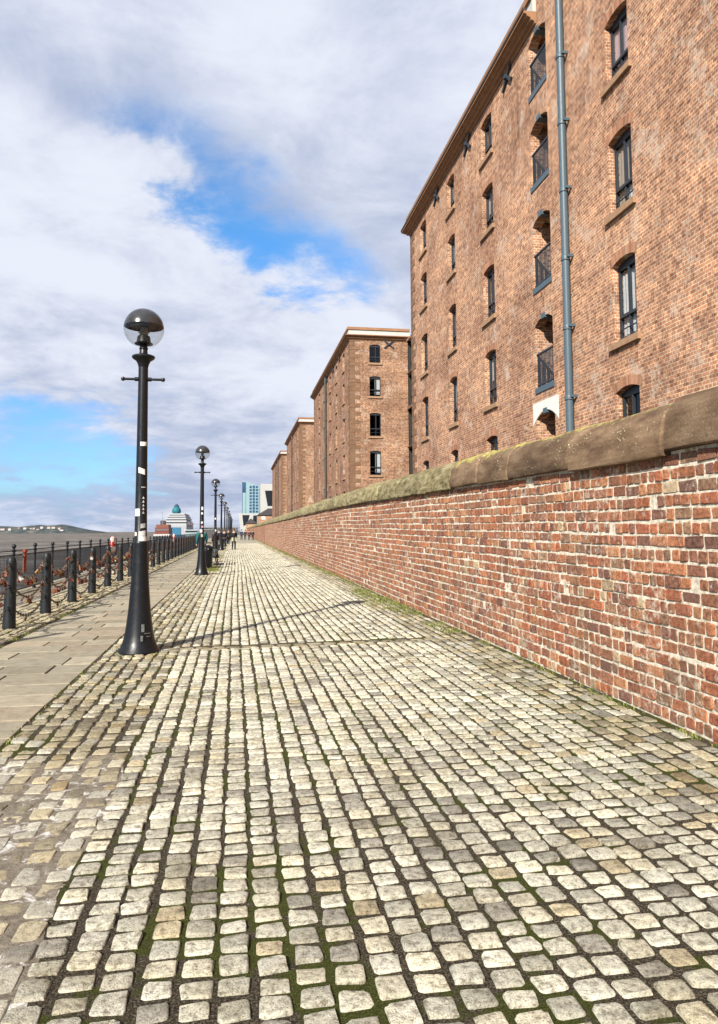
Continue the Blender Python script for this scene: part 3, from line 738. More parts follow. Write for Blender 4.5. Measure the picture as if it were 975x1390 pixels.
def loading_bay(parent, a, b, s, tp):
    """railing in front of a deep bay, floor beam and hoist block"""
    bal = MB(); x = XB + .06
    n = 13
    for k in range(n + 1):
        y = a + .03 + (b - a - .06) * k / n; bal.box(x - .012, x + .012, y - .011, y + .011, s + .03, s + 1.02)
    bal.box(x - .03, x + .03, a + .001, b - .001, s + 1.02, s + 1.07); bal.box(x - .02, x + .02, a + .001, b - .001, s + .08, s + .12)
    bo = bal.build('balcony_railing', M['frame'], parent)
    m2 = MB(); m2.box(XB - .03, XB + .14, a - .02, b + .02, s - .17, s - .002); m2.build('floor_beam', M['pipe'], bo)
    m3 = MB(); yc = (a + b) / 2; m3.box(XB - .03, XB + .3, yc - .13, yc + .13, tp - .08, tp + .07); m3.build('hoist_block', M['pipe'], bo)
    m4 = MB(); m4.box(XB + 1.25, XB + 1.3, a + .12, b - .1, s + .02, tp - .5); m4.box(XB + 1.22, XB + 1.25, a + .25, a + .33, s + .02, tp - .5); m4.build('bay_door', M['frame'], bo)
    m5 = MB(); m5.quad((XB + .34, a - .01, s - .003), (XB + 1.4, a - .01, s - .003), (XB + 1.4, b + .01, s - .003), (XB + .34, b + .01, s - .003)); m5.quad((XB + 1.4, a - .05, s - .05), (XB + 1.4, b + .05, s - .05), (XB + 1.4, b + .05, tp + .1), (XB + 1.4, a - .05, tp + .1))
    for yy_ in (a, b): m5.quad((XB + .3, yy_, s - .05), (XB + 1.4, yy_, s - .05), (XB + 1.4, yy_, tp - .02), (XB + .3, yy_, tp - .02))
    m5.quad((XB + .3, a - .01, tp - .01), (XB + 1.4, a - .01, tp - .01), (XB + 1.4, b + .01, tp - .01), (XB + .3, b + .01, tp - .01))
    m5.build('bay_lining', M['facade'], bo)

WHITE = (.72, .72, .7); PINK = (.72, .5, .5)
def warehouse(name, label, y0, y1, cols, bays, pipes, anchors, end_near, end_far, endwin=None, tall=None, full=True):
    t = thing(name, label, 'warehouse', (XB, y0, 0), 'brick warehouses behind the wall'); o = Vector((XB, y0, 0))
    root = bpy.data.objects.new('wall', None)
    Pf = lambda u, z, d: (XB + d, u, z)
    ops = []
    for cidx, (a, b) in enumerate(cols):
        for k in range(5): ops.append((a, b, SILL[k], TOPS[k], .1))
    for (a, b) in bays:
        for k in range(5): ops.append((a, b, [15.13, 12.2, 8.97, 5.88, 2.6][k], [16.95, 14.15, 11.13, 7.98, 5.12][k], .2))
    wl = MB(); top = 17.6
    ym = tall if tall else y0
    sheet_with_openings(wl, Pf, y0, y1, -.1, 17.3, ops, .3)
    if tall:
        wl.quad((XB, y0, 17.3), (XB, ym, 17.3), (XB, ym, 22), (XB, y0, 22)); wl.quad((XB, ym, 17.3), (XB + 8, ym, 17.3), (XB + 8, ym, 22), (XB, ym, 22))
        wl.quad((XB, y0, 22), (XB, ym, 22), (XB + 20, ym, 22), (XB + 20, y0, 22)); wl.quad((XB + 20, y0, 17), (XB + 20, ym, 17), (XB + 20, ym, 22), (XB + 20, y0, 22))
    # end faces, back and roof
    XE = 13.7
    if end_near:
        Pe = lambda u, z, d: (u, y0 + d, z); eo = [(endwin[0], endwin[1], SILL[k], TOPS[k], .08) for k in range(5)] if endwin else []
        sheet_with_openings(wl, Pe, XB, XE + 12, -.1, 17.3, eo, .34)
    else: wl.quad((XB, y0, -.1), (XB + 20, y0, -.1), (XB + 20, y0, 17.3), (XB, y0, 17.3))
    wl.quad((XB, y1, -.1), (XB + 20, y1, -.1), (XB + 20, y1, 17.3), (XB, y1, 17.3))
    wl.quad((XB + 20, y0, -.1), (XB + 20, y1, -.1), (XB + 20, y1, 17.3), (XB + 20, y0, 17.3)); wl.quad((XB, ym, 17.29), (XB + 20, ym, 17.29), (XB + 20, y1, 17.29), (XB, y1, 17.29))
    if tall: wl.quad((XB, y0, 17.29), (XB + 20, y0, 17.29), (XB + 20, ym, 17.29), (XB, ym, 17.29))
    parts = [wl.build('wall', M['facade' if full else 'facade2'], t)]
    # floors inside keep the rooms dark
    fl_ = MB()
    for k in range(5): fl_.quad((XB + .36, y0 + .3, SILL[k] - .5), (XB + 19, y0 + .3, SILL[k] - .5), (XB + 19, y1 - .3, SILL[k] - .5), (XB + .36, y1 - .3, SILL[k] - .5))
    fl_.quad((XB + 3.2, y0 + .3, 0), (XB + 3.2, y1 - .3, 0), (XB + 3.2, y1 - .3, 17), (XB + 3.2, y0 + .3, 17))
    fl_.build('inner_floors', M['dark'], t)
    for ci, (a, b) in enumerate(cols):
        for k in range(5):
            cur = None
            if full and ci == len(cols) - 1:
                cur = {0: [(0, 1, 0, .9, PINK)], 1: [(.0, .55, 0, .95, (.4, .34, .28)), (.6, 1, .0, .3, WHITE)], 2: [(.0, .52, 0.02, .97, WHITE)]}.get(k)
                if k == 1: cur = [(0, .5, 0, .95, (.45, .38, .3)), (.5, 1, 0, .32, WHITE)]
            elif full and RND() < .4: cur = [(0, 1, .5, .95, (.55, .5, .44))]
            if ci == len(cols) - 1 and full and k == 0: cur = None
            if ci == len(cols) - 1 and full and k == 1: cur = [(0, 1, 0, .92, PINK)]
            if ci == len(cols) - 1 and full and k == 2: cur = [(.5, 1, 0, .95, (.45, .38, .3)), (0, .5, 0, .32, WHITE)]
            if ci == len(cols) - 1 and full and k == 3: cur = [(.42, 1, .02, .86, WHITE)]
            window_part(t, Pf, (a, b, SILL[k], TOPS[k], .1), .21, full, cur, full)
    for (a, b) in bays:
        for k in range(5): loading_bay(t, a, b, [15.13, 12.2, 8.97, 5.88, 2.6][k], [16.95, 14.15, 11.13, 7.98, 5.12][k])
        wa = MB(); n = 10
        for k in range(n):
            ua, ub = a - .25 + (b - a + .5) * k / n, a - .25 + (b - a + .5) * (k + 1) / n
            z_ = lambda u: 5.14 - .2 * abs(2 * (u - a) / (b - a) - 1) ** 2
            vs = [(XB - .012, ua, z_(ua)), (XB - .012, ub, z_(ub)), (XB - .012, ub, 5.44), (XB - .012, ua, 5.44), (XB + .05, ua, z_(ua)), (XB + .05, ub, z_(ub)), (XB + .05, ub, 5.44), (XB + .05, ua, 5.44)]
            wa.add(vs, [(0, 1, 2, 3), (0, 4, 5, 1), (3, 2, 6, 7)] + ([(0, 3, 7, 4)] if k == 0 else []) + ([(1, 5, 6, 2)] if k == n - 1 else []))
        wa.build('whitewashed_arch', M['white'], t)
    if endwin:
        for k in range(5): window_part(t, Pe, (endwin[0], endwin[1], SILL[k], TOPS[k], .08), .14, False, [(.5, 1, .1, .95, WHITE)] if k in (1, 3) else None, True)
    cornice(t, (ym if tall else y0, y1), (0 if tall else 1, 1))
    if not tall: quoins(t, y0, -1)
    quoins(t, y1, 1)
    for y in pipes: downpipe(t, y, 22 if tall and y < tall else 17.2, 'pipe' if tall else 'pipe2')
    for y in anchors: anchor(t, (XB, y, 16.93), (0, 1, 0))
    if endwin and full is not None: anchor(t, (12.27, y0, 16.85), (1, 0, 0))
    if tall:
        pr = MB(); pr.box(XB - .3, XB + .3, y0, ym + .0, 21.4, 22.3); pr.build('upper_cornice', M['cornice'], t)
    # parts are written in world coordinates: bring them under the thing's base
    for ch in t.children: ch.location = -o
    return t
C1 = [(33.0, 34.15), (28.42, 29.45), (23.87, 25.0), (14.84, 15.87)]
C1 = sorted([(a, b) for a, b in C1], reverse=True)
warehouse('brick_warehouse', 'nearest and largest brick warehouse with a blue downpipe and balconied loading bays', -6, 36.15, C1, [(19.24, 20.5)], [18.0], [22.2, 26.5, 31.0], False, True, None, 19.85)
def colset(y0, n, s0=2.2, st=4.57): return [(y0 + s0 + k * st, y0 + s0 + k * st + 1.1) for k in range(n)]
warehouse('brick_warehouse', 'second brick warehouse with four windows on the end wall facing the viewer', 57.04, 84.5, colset(57.04, 5, 2.9), [], [57.04 + 15.2], [57.04 + k for k in (5.5, 10, 14.6)], True, True, (10.63, 11.55), None, False)
warehouse('brick_warehouse', 'third brick warehouse in the row, narrow and mostly hidden by the second', 104.35, 131.5, colset(104.35, 5, 2.9), [], [104.35 + 13.5], [], True, True, None, None, False)
warehouse('brick_warehouse', 'farthest and smallest looking brick warehouse at the end of the row', 148.5, 185.7, colset(148.5, 6, 2.9), [], [148.5 + 9, 148.5 + 18], [], True, True, None, None, False)
# recessed links with dark open galleries
def link(label, y0, y1):
    t = thing('link_block', label, 'building', (13.72, y0, 0), 'recessed links between the warehouses')
    wl = MB(); n = max(2, int((y1 - y0) / 3.4)); X = 13.72; ops = []
    for k in range(n):
        a = y0 + (y1 - y0) * (k + .03) / n; b = y0 + (y1 - y0) * (k + .97) / n
        for q in range(5): ops.append((a, b, SILL[q] - .85, TOPS[q] + .3, .02))
    ops = [(a, b, max(0.2, s), tp, r) for a, b, s, tp, r in ops]
    sheet_with_openings(wl, lambda u, z, d_: (X + d_, u, z), y0, y1, -.1, 17.3, ops, .1)
    wl.quad((X, y0, 17.3), (X, y1, 17.3), (X + 14, y1, 17.3), (X + 14, y0, 17.3))
    wl.build('wall', M['facade2'], t, loc=(-X, -y0, 0))
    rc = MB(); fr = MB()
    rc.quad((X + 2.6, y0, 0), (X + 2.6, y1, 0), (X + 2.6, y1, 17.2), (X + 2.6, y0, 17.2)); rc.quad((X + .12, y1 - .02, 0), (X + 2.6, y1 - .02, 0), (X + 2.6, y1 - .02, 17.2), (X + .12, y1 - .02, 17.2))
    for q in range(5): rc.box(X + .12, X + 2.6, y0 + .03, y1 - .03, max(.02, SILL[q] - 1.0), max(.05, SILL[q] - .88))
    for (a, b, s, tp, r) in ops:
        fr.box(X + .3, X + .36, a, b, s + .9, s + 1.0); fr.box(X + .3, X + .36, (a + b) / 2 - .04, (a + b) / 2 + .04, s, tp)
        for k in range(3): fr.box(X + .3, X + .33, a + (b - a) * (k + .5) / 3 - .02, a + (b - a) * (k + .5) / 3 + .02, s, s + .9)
    rc.build('gallery_back', M['dark'], t, loc=(-X, -y0, 0)); fr.build('gallery_frame', M['frame'], t, loc=(-X, -y0, 0))  # near-black colour of the backing stands in for shade inside the galleries
link('dark recessed gallery block between the nearest and second warehouses', 36.2, 57.0)
link('dark recessed gallery block between the second and third warehouses', 84.55, 104.3)
link('recessed gallery block just before the farthest warehouse', 131.55, 148.45)

# ------------------------------------------------------------------ street lamps
t = NT('lamp_shade_metal'); tcn = t.ramp(t.noise(3, 4, .6), [(.3, (.025, .025, .027)), (.7, (.07, .07, .072))]); shade_m = t.set(tcn, .22, .6, .3)
globe_glass = m_glass('lamp_globe_glass', (.86, .87, .86), .045, .05, 1.75)
bulb_m = m_plain('lamp_fitting', (.3, .28, .24), .35, .5, .6, .3, 20)
t = NT('weathered_sticker'); c = t.mix(1.0, t.tone(), t.ramp(t.noise(45, 6, .75), [(.36, .35), (.5, .9), (.6, 1.0)]), 'MULTIPLY'); sticker_m = t.set(c, .75, .2)
def make_lamp():
    t = thing('street_lamp', '', 'lamp', (0, 0, 0), 'black globe street lamps along the path')
    p = MB()
    prof = [(.27, 0), (.272, .012), (.262, .03), (.235, .075), (.208, .15), (.184, .26), (.164, .4), (.146, .56), (.13, .75), (.116, .95), (.103, 1.2), (.094, 1.44), (.095, 1.455), (.088, 1.47), (.083, 1.48), (.076, 2.2), (.07, 3.0), (.066, 3.55), (.064, 3.86)]
    p.lathe(prof, 40); post = p.build('post', M['lamp'], t, auto=30)
    c = MB(); c.lathe([(.065, 3.855), (.075, 3.9), (.098, 3.945), (.135, 3.97), (.152, 3.985), (.155, 4.0), (.15, 4.012), (.1, 4.03), (.062, 4.04), (.055, 4.06), (.052, 4.1), (.06, 4.112), (.06, 4.125), (.05, 4.135), (.05, 4.16)], 32)
    c.build('collar', M['lamp'], t, auto=30)
    a = MB()
    a.tube([(-.26, 0, 3.69), (.26, 0, 3.69)], .018, 12)
    for s in (-1, 1):
        a.lathe([(.002, -.03), (.022, -.022), (.03, 0), (.022, .022), (.002, .03)], 12, (s * .265, 0, 3.69)); a.tube([(s * .062, 0, 3.69), (s * .11, 0, 3.69)], .029, 12)
    a.build('ladder_bar', M['lamp'], t, auto=40)
    zc = 4.405; R_ = .272
    cu = MB(); cu.lathe([(.05, 4.15), (.075, 4.165), (.122, 4.178), (.125, 4.188), (.1, 4.2), (.096, 4.21), (.085, 4.28), (.078, 4.292), (.02, 4.295)], 28)
    cu.build('globe_cup', M['lamp'], t, auto=30)
    bu = MB(); bu.lathe([(.03, 4.278), (.034, 4.31), (.06, 4.315), (.06, 4.322), (.035, 4.326), (.035, 4.336), (.075, 4.342), (.075, 4.349), (.035, 4.353), (.05, 4.37), (.05, 4.41), (.03, 4.425)], 20); bu.build('lamp_fitting', bulb_m, t, auto=30)
    lo = MB(); lo.lathe([(R_ * math.sin(q), zc - R_ * math.cos(q)) for q in [PI * (.165 + (.52 - .165) * k / 12) for k in range(13)]], 36)
    lo.f = [f for f in lo.f if len(f) == 4]; lo.c = lo.c[:len(lo.f)]; lo.m = lo.m[:len(lo.f)]
    lo.build('globe_glass', globe_glass, t, smooth=True)
    up = MB(); ang = [PI * (.52 + .48 * k / 14) for k in range(15)]
    up.lathe([(R_ * .985 * math.sin(q), zc - R_ * .985 * math.cos(q)) for q in reversed(ang)] , 36)
    up.lathe([(R_ * .955 * math.sin(q), zc - R_ * .955 * math.cos(q) - .001) for q in reversed(ang)], 36)
    keep = [i for i, f in enumerate(up.f) if len(f) == 4]; up.f = [up.f[i] for i in keep]; up.c = [up.c[i] for i in keep]; up.m = [0] * len(keep)
    up.build('globe_hood', shade_m, t, smooth=True)
    return t
def lamp_r(z):
    prof = [(0, .27), (.4, .164), (.75, .13), (1.2, .103), (1.44, .094), (1.48, .083), (2.2, .076), (3.0, .07), (3.86, .064)]
    for (a, ra), (b, rb) in zip(prof[:-1], prof[1:]):
        if a <= z <= b: return ra + (rb - ra) * (z - a) / (b - a)
    return .07
def sticker(parent, z, ang, w_, h_, tone, tilt=0):
    mb = MB(); n = 6; r = lamp_r(z) + .003
    def pt(f, g_):
        q = ang + (f - .5) * w_ / r; dz_ = (g_ - .5) * h_ + (f - .5) * tilt
        return (r * math.cos(q), r * math.sin(q), z + dz_)
    for k in range(n): mb.quad(pt(k / n, 0), pt((k + 1) / n, 0), pt((k + 1) / n, 1), pt(k / n, 1), tone)
    mb.build('sticker', sticker_m, parent)
lamp0 = make_lamp()
front = -PI / 2 + .14
WS = (.7, .69, .66)
lamps = []
for i in range(12):
    t = lamp0 if i == 0 else copy_tree(lamp0)
    t.location = (-1.28, 10.12 + 17.3 * i, 0)
    if i: t.scale = (1, 1, 1.03)
    t['label'] = ['nearest black street lamp with globe head and white stickers, standing on the cobbles',
        'second nearest black globe street lamp, standing just in front of the litter bin', 'third globe street lamp, standing past the slatted bench'][i] if i < 3 else 'small far black globe street lamp, %s counting away from the viewer' % ORD[i]
    lamps.append(t)
def ang_to_cam(lx, ly, off): return math.atan2(-ly, -lx) + off
L0 = ang_to_cam(-1.28, 10.12, 0)
for (z, off, w_, h_, tl, tone) in ((2.79, .3, .095, .055, 0, WS), (2.42, .0, .09, .075, -.03, WS), (1.86, -.7, .08, .1, 0, (.6, .6, .57)), (1.55, .25, .1, .12, .02, (.55, .55, .52)),
        (1.57, -.9, .035, .05, 0, WS), (1.36 + .12, .55, .12, .1, .01, WS), (1.68, .35, .07, .06, .01, (.35, .35, .34)), (2.2, .35, .06, .012, 0, (.45, .45, .44))):
    sticker(lamps[0], z, L0 + off, w_, h_, tone, tl)
for k in range(5): # column of small worn white arrow marks
    mb = MB(); z = 2.06 - k * .05; r = lamp_r(z) + .003; q = L0 + .35
    mb.add([(r * math.cos(q - .2), r * math.sin(q - .2), z - .017), (r * math.cos(q + .2), r * math.sin(q + .2), z - .017), (r * math.cos(q), r * math.sin(q), z + .017)], [(0, 1, 2)], (.55, .55, .54)); mb.build('sticker', sticker_m, lamps[0])
for z, off, w_, h_ in ((.33, .25, .04, .1), (.26, .55, .09, .012), (.22, .6, .07, .01), (.2, .15, .03, .07)): sticker(lamps[0], z, L0 + off, w_, h_, (.16, .16, .16))
for (z, off, w_, h_, tone) in ((2.38, .2, .07, .12, WS), (2.2, .1, .07, .07, WS), (1.87, .1, .07, .07, WS), (1.72, .3, .07, .07, (.6, .35, .4)), (1.57, -.4, .1, .1, WS), (1.4, .1, .08, .1, (.4, .36, .3))):
    sticker(lamps[1], z, ang_to_cam(-1.28, 27.42, off), w_, h_, tone)
for (z, off) in ((2.3, 0), (1.6, .3)): sticker(lamps[2], z, ang_to_cam(-1.28, 44.7, off), .09, .1, WS)

# ------------------------------------------------------------------ bollards, chains and padlocks
def make_bollard():
    t = thing('bollard', '', 'bollard', (0, 0, 0), 'black bollards in a row along the walk')
    mb = MB(); mb.lathe([(.106, 0), (.106, .05), (.102, .1), (.093, .5), (.085, .9), (.08, 1.1), (.075, 1.14), (.062, 1.175), (.038, 1.197), (.002, 1.204)], 24); mb.build('post', M['iron'], t, auto=50)
    lg = MB()
    for z in (1.06, .7, .34):
        for s in (-1, 1): lg.torus((0, s * .105, z), (1, 0, 0), .024, .008, 10, 5)
    lg.build('chain_eye', M['iron'], t)
    return t
boll0 = make_bollard(); BX = -3.75; BY0 = 13.0 - 2.34; BS = 2.34; NB = 28
link_cache = {}
def chain_mesh(sag, near, tone):
    key = (sag, near)
    mb = MB(); n = 26 if near else 9; Ln = BS - .28; pts = []
    for k in range(n + 1):
        f = k / n; pts.append(Vector((0, .14 + Ln * f, -sag * 4 * f * (1 - f))))
    if near:
        for k in range(n):
            c = (pts[k] + pts[k + 1]) / 2; d_ = (pts[k + 1] - pts[k]).normalized(); L = (pts[k + 1] - pts[k]).length
            side = Vector((1, 0, 0)) if k % 2 else d_.cross(Vector((1, 0, 0)))
            a = L * .42; b_ = .02; loop = [c + d_ * (a * math.cos(q) * 1.25) + side * (b_ * math.sin(q)) for q in [2 * PI * j / 10 for j in range(11)]]
            mb.tube(loop, .0075, 5, tone, False)
    else: mb.tube(pts, .018, 5, tone)
    return mb
tiers = [('top', 1.06, .3), ('middle', .7, .27), ('bottom', .34, .24)]
chain_protos = {}
def get_chain(name, near, sag):
    tone = {'top': (.1, .042, .022), 'middle': (.075, .036, .022), 'bottom': (.03, .026, .022)}[name]
    k = (name, near)
    if k not in chain_protos: chain_protos[k] = chain_mesh(sag, near, tone).build('chain', M['rusty']); return chain_protos[k]
    o = chain_protos[k].copy(); COL.objects.link(o); return o
def padlock_mesh(tone, w_=.045, h_=.05):
    mb = MB(); mb.box(-.011, .011, -w_ / 2, w_ / 2, -.05 - h_, -.05, tone)
    for s in (-1, 1): mb.box(-.013, .013, -w_ / 2 + .002, w_ / 2 - .002, -.05 - h_ * (.5 + s * .32) - .004, -.05 - h_ * (.5 + s * .32) + .004, tuple(c * .6 for c in tone))
    r = w_ * .33; mb.tube([(0, -r, -.055), (0, -r, -.03)] + [(0, -r * math.cos(q), -.03 + r * math.sin(q)) for q in [PI * k / 6 for k in range(7)]] + [(0, r, -.03), (0, r, -.055)], .005, 5, (.2, .16, .12))
    return mb
LK = [('rust brown', (.15, .05, .026)), ('brassy', (.34, .2, .06)), ('dark rusted', (.1, .04, .025)), ('red', (.4, .06, .05)), ('pale silver', (.55, .54, .5)), ('orange rusted', (.26, .09, .032))]
lock_protos = {}
bolls = []
for i in range(NB):
    t = boll0 if i == 0 else copy_tree(boll0); t.location = (BX, BY0 + BS * i, 0); t.rotation_euler = (U(-.012, .012), U(-.012, .012), 0)
    t['label'] = ('black cast iron bollard, %s in the row counting from the viewer' % ORD[i]) if i else 'black cast iron bollard nearest the viewer, at the start of the row'
for i in range(NB - 1):
    for (nm, z, sag) in tiers:
        if i > 18 and nm != 'top': continue
        o = get_chain(nm, i < 9, sag); o.location = (BX, BY0 + BS * i, z)
        tag(o, '%s chain slung between the %s and %s bollards' % ({'top': 'rusty top', 'middle': 'rusty middle', 'bottom': 'bare dark bottom'}[nm], ORD[i], ORD[i + 1]), 'chain', 'chains slung between the bollards')
        nl = {'top': 22, 'middle': 12, 'bottom': 1}[nm] if 0 < i < 8 else ({'top': 13, 'middle': 7, 'bottom': 0}[nm] if i else {'top': 13, 'middle': 9, 'bottom': 0}[nm])
        if i > 9: nl = 0
        for _ in range(nl):
            f = min(.97, max(.03, random.gauss(.5, .27))); v = random.choices(range(6), (8, 2.4, 7, .7, .8, 3))[0]
            if v not in lock_protos: lock_protos[v] = padlock_mesh(LK[v][1], .048, .052).build('padlock', M['rusty']); lo = lock_protos[v]
            else: lo = lock_protos[v].copy(); COL.objects.link(lo)
            Ln = BS - .28; lo.location = (BX + U(-.03, .03), BY0 + BS * i + .14 + Ln * f, z - sag * 4 * f * (1 - f) + U(-.01, .035)); lo.rotation_euler = (U(-.7, .7), U(-.6, .6), U(-1.5, 1.5)); sc = U(.95, 1.6); lo.scale = (sc, sc, sc)
            tag(lo, '%s padlock clipped on the %s chain between the %s and %s bollards' % (LK[v][0], nm, ORD[i], ORD[i + 1]), 'padlock', 'padlocks clipped on the bollard chains')

# ------------------------------------------------------------------ quay railing
RX = -5.7; RS = 2.0; RY0 = 12.0; NR = 52
ra = thing('quay_railing', 'black railing of upright bars with ball topped posts along the river edge', 'railing', (RX, RY0, 0))
pm = MB(); pm.tube([(0, 0, -.02), (0, 0, 1.16)], .034, 12); pm.lathe([(.034, 1.0), (.05, 1.01), (.05, 1.03), (.034, 1.04), (.034, 1.1), (.05, 1.105), (.05, 1.15), (.034, 1.16), (.024, 1.175), (.03, 1.19), (.052, 1.215), (.058, 1.245), (.05, 1.275), (.028, 1.297), (.002, 1.302)], 14); pm.lathe([(.06, 0), (.06, .05), (.036, .07)], 12)
post0 = pm.build('post', M['rail'], ra, auto=40)
pn = MB(); 
for k in range(1, 19): pn.box(-.008, .008, RS * k / 19 - .009, RS * k / 19 + .009, .1, 1.0)
pn.box(-.018, .018, .04, RS - .04, 1.0, 1.03); pn.box(-.018, .018, .04, RS - .04, .08, .11); pn.tube([(0, .03, 1.125), (0, RS - .03, 1.125)], .016, 8)
pan0 = pn.build('bar_panel', M['rail'], ra)
for i in range(NR):
    if i:
        for q in (post0, pan0): c = q.copy(); COL.objects.link(c); c.parent = ra; c.location = (0, RS * i, 0)
# life rings on the railing
def lifering(y, label):
    t = thing('life_ring', label, 'life ring', (RX + .13, y, 1.02), 'life rings on the quay railing')
    mb = MB(); mb.torus((0, 0, 0), (1, 0, 0), .3, .085, 32, 10, lambda f: (.5, .06, .045) if (f * 4 + .25) % 1 < .34 else (.72, .62, .58)); mb.build('ring', M['tone'], t, smooth=True)
    rp = MB(); rp.torus((0, 0, 0), (1, 0, 0), .4, .012, 24, 5, lambda f: (.6, .5, .4)); rp.build('grab_rope', M['tone'], t)
    bx = MB(); bx.box(-.1, -.085, -.06, .06, -.9, .35, (.4, .08, .05)); bx.build('mounting_board', M['tone'], t)
lifering(34.4, 'red and white life ring hanging on the railing left of the nearest lamp'); lifering(67.0, 'small far red and white life ring on the railing right of the nearest lamp')
mb = MB(); mb.box(-.02, .02, -.1, .1, -.55, 0, (.3, .075, .04)); mb.box(-.035, .035, -.12, .12, 0, .06, (.27, .06, .035)); mb.box(-.03, .03, -.05, .05, -.3, -.12, (.24, .06, .04))
o = mb.build('rescue_line_pouch', M['cloth']); o.location = (RX + .07, 20.75, 1.08); tag(o, 'faded red rescue pouch hanging on the railing near the first ball topped post', 'pouch')

# ------------------------------------------------------------------ litter bin and bench
t = thing('litter_bin', 'round black litter bin beside the bench in front of the grass', 'bin', (-1.3, 32.0, 0))
mb = MB(); mb.lathe([(.24, 0), (.26, .02), (.27, .1), (.285, .7), (.3, .74), (.3, .78), (.285, .8)], 24); mb.build('body', M['lamp'], t, auto=40)
for z in (.25, .62): q = MB(); q.torus((0, 0, z), (0, 0, 1), .285, .012, 24, 6); q.build('band', M['lamp'], t)
mb = MB(); mb.lathe([(.28, .8), (.31, .82), (.31, .87), (.27, .93), (.18, .985), (.17, 1.0), (.02, 1.0)], 24); mb.build('lid', M['lamp'], t, auto=40)
mb = MB(); mb.box(-.1, .1, -.296, -.27, .815, .87, (.5, .5, .48)); mb.build('slot_plate', M['tone'], t)
t = thing('bench', 'dark slatted bench with sloping metal arm between the bin and the third lamp', 'bench', (-1.0, 34.2, 0))
mb = MB()
for k in range(5): mb.box(-.5 + k * .1, -.42 + k * .1, 0, 2.6, .43, .46)
mb.build('seat', M['rail'], t)
mb = MB()
for k in range(4): mb.obox((.05 + .035 * k, 1.3, .55 + .105 * k), (.012, 0, .004), (0, 1.3, 0), (-.014, 0, .043))
mb.build('backrest', M['rail'], t)
for y in (.15, 2.45):
    mb = MB(); mb.tube([(-.5, y, 0), (-.46, y, .44), (.02, y, .42), (.18, y, .98)], .028, 8); mb.tube([(.02, y, .42), (.1, y, 0)], .028, 8); mb.build('leg', M['rail'], t)
    mb = MB(); mb.tube([(-.5, y, .44), (-.5, y, .66), (.08, y, .68)], .02, 8); mb.build('armrest', M['pipe'], t)

# ------------------------------------------------------------------ people
def skin_obj(name, verts, edges, radii, mat, parent, tone=(1, 1, 1), sub=1, root=0):
    me = bpy.data.meshes.new(name); me.from_pydata(verts, edges, []); o = bpy.data.objects.new(name, me); COL.objects.link(o); o.parent = parent
    m = o.modifiers.new('skin', 'SKIN'); m.use_smooth_shade = True
    for i, r in enumerate(radii): me.skin_vertices[0].data[i].radius = r if isinstance(r, tuple) else (r, r)
    me.skin_vertices[0].data[root].use_root = True
    s = o.modifiers.new('sub', 'SUBSURF'); s.levels = sub; s.render_levels = sub
    me.materials.append(mat); return o
def solid(name, col, rough=.9): return m_plain(name, col, rough, .1, 0, .25, 30)
def person(label, loc, rz, coat, legs, hair, stride=.18, bag=None, hgt=1.75, group='people on the walk', lean=0):
    t = thing('person', label, 'person', loc, group, rz); k = hgt / 1.75
    v = lambda x, y, z: (x * k, (y + lean * max(0, z - .9)) * k, z * k); s = stride
    # skeleton facing +Y
    V = [v(0, 0, .95), v(0, .01, 1.15), v(0, 0, 1.38), v(0, .01, 1.5), v(0, .03, 1.6), v(0, .025, 1.7),
         v(-.09, 0, .9), v(-.1, s * .5 + .02, .5), v(-.1, s, .09), v(-.1, s + .14, .04), v(.09, 0, .9), v(.1, -s * .4 + .03, .5), v(.1, -s, .11), v(.1, -s + .13, .04),
         v(-.19, 0, 1.4), v(-.24, -.06 - s * .4, 1.14), v(-.24, .04 - s * .3, .9), v(-.23, .08 - s * .3, .8), v(.19, 0, 1.4), v(.24, -.04 + s * .4, 1.14), v(.24, .1 + s * .4, .92), v(.23, .14 + s * .4, .83)]
    E = [(0, 1), (1, 2), (2, 3), (3, 4), (4, 5), (0, 6), (6, 7), (7, 8), (8, 9), (0, 10), (10, 11), (11, 12), (12, 13), (2, 14), (14, 15), (15, 16), (16, 17), (2, 18), (18, 19), (19, 20), (20, 21)]
    R_ = [.12, .12, .13, .05, .085, .075, .085, .058, .042, .035, .085, .058, .042, .035, .055, .042, .033, .04, .055, .042, .033, .04]
    skin_obj('body', V, E, [(r * k, r * k) for r in R_], M['skin'], t)
    jm = solid('coat_cloth', coat); J = [0, 1, 2, 14, 15, 16, 18, 19, 20]; idx = {a: i for i, a in enumerate(J)}
    skin_obj('jacket', [V[a] for a in J], [(idx[a], idx[b]) for a, b in E if a in idx and b in idx], [(r * k * (1.15 if i < 3 else 1), r * k) for i, r in enumerate((.165, .165, .165, .08, .062, .05, .08, .062, .05))], jm, t)
    tm = solid('trouser_cloth', legs); T = [0, 6, 7, 8, 10, 11, 12]; idx = {a: i for i, a in enumerate(T)}
    skin_obj('trousers', [V[a] for a in T], [(idx[a], idx[b]) for a, b in E if a in idx and b in idx], [r * k for r in (.145, .105, .075, .058, .105, .075, .058)], tm, t)
    hm = MB(); hc = V[5]; hm.lathe([(.09 * k, -.06), (.1 * k, 0), (.088 * k, .06 * k), (.05 * k, .1 * k), (.002, .115 * k)], 12, (hc[0], hc[1] - .02, hc[2]), hair); hm.build('hair', M['tone'], t, smooth=True)
    for i in (8, 12):
        sh = MB(); x, y, z = V[i]; sh.obox((x, y + .06, max(.045, z - .045)), (.048, 0, 0), (0, .13, -.01), (0, 0, .042), (.03, .028, .027)); sh.build('shoe', M['tone'], t)
    if bag:
        bm_ = MB(); bm_.box(-.2 * k, .2 * k, -.32 * k, -.18 * k, .72 * k, 1.02 * k, bag); bo = bm_.build('bag', M['cloth'], t)
    return t
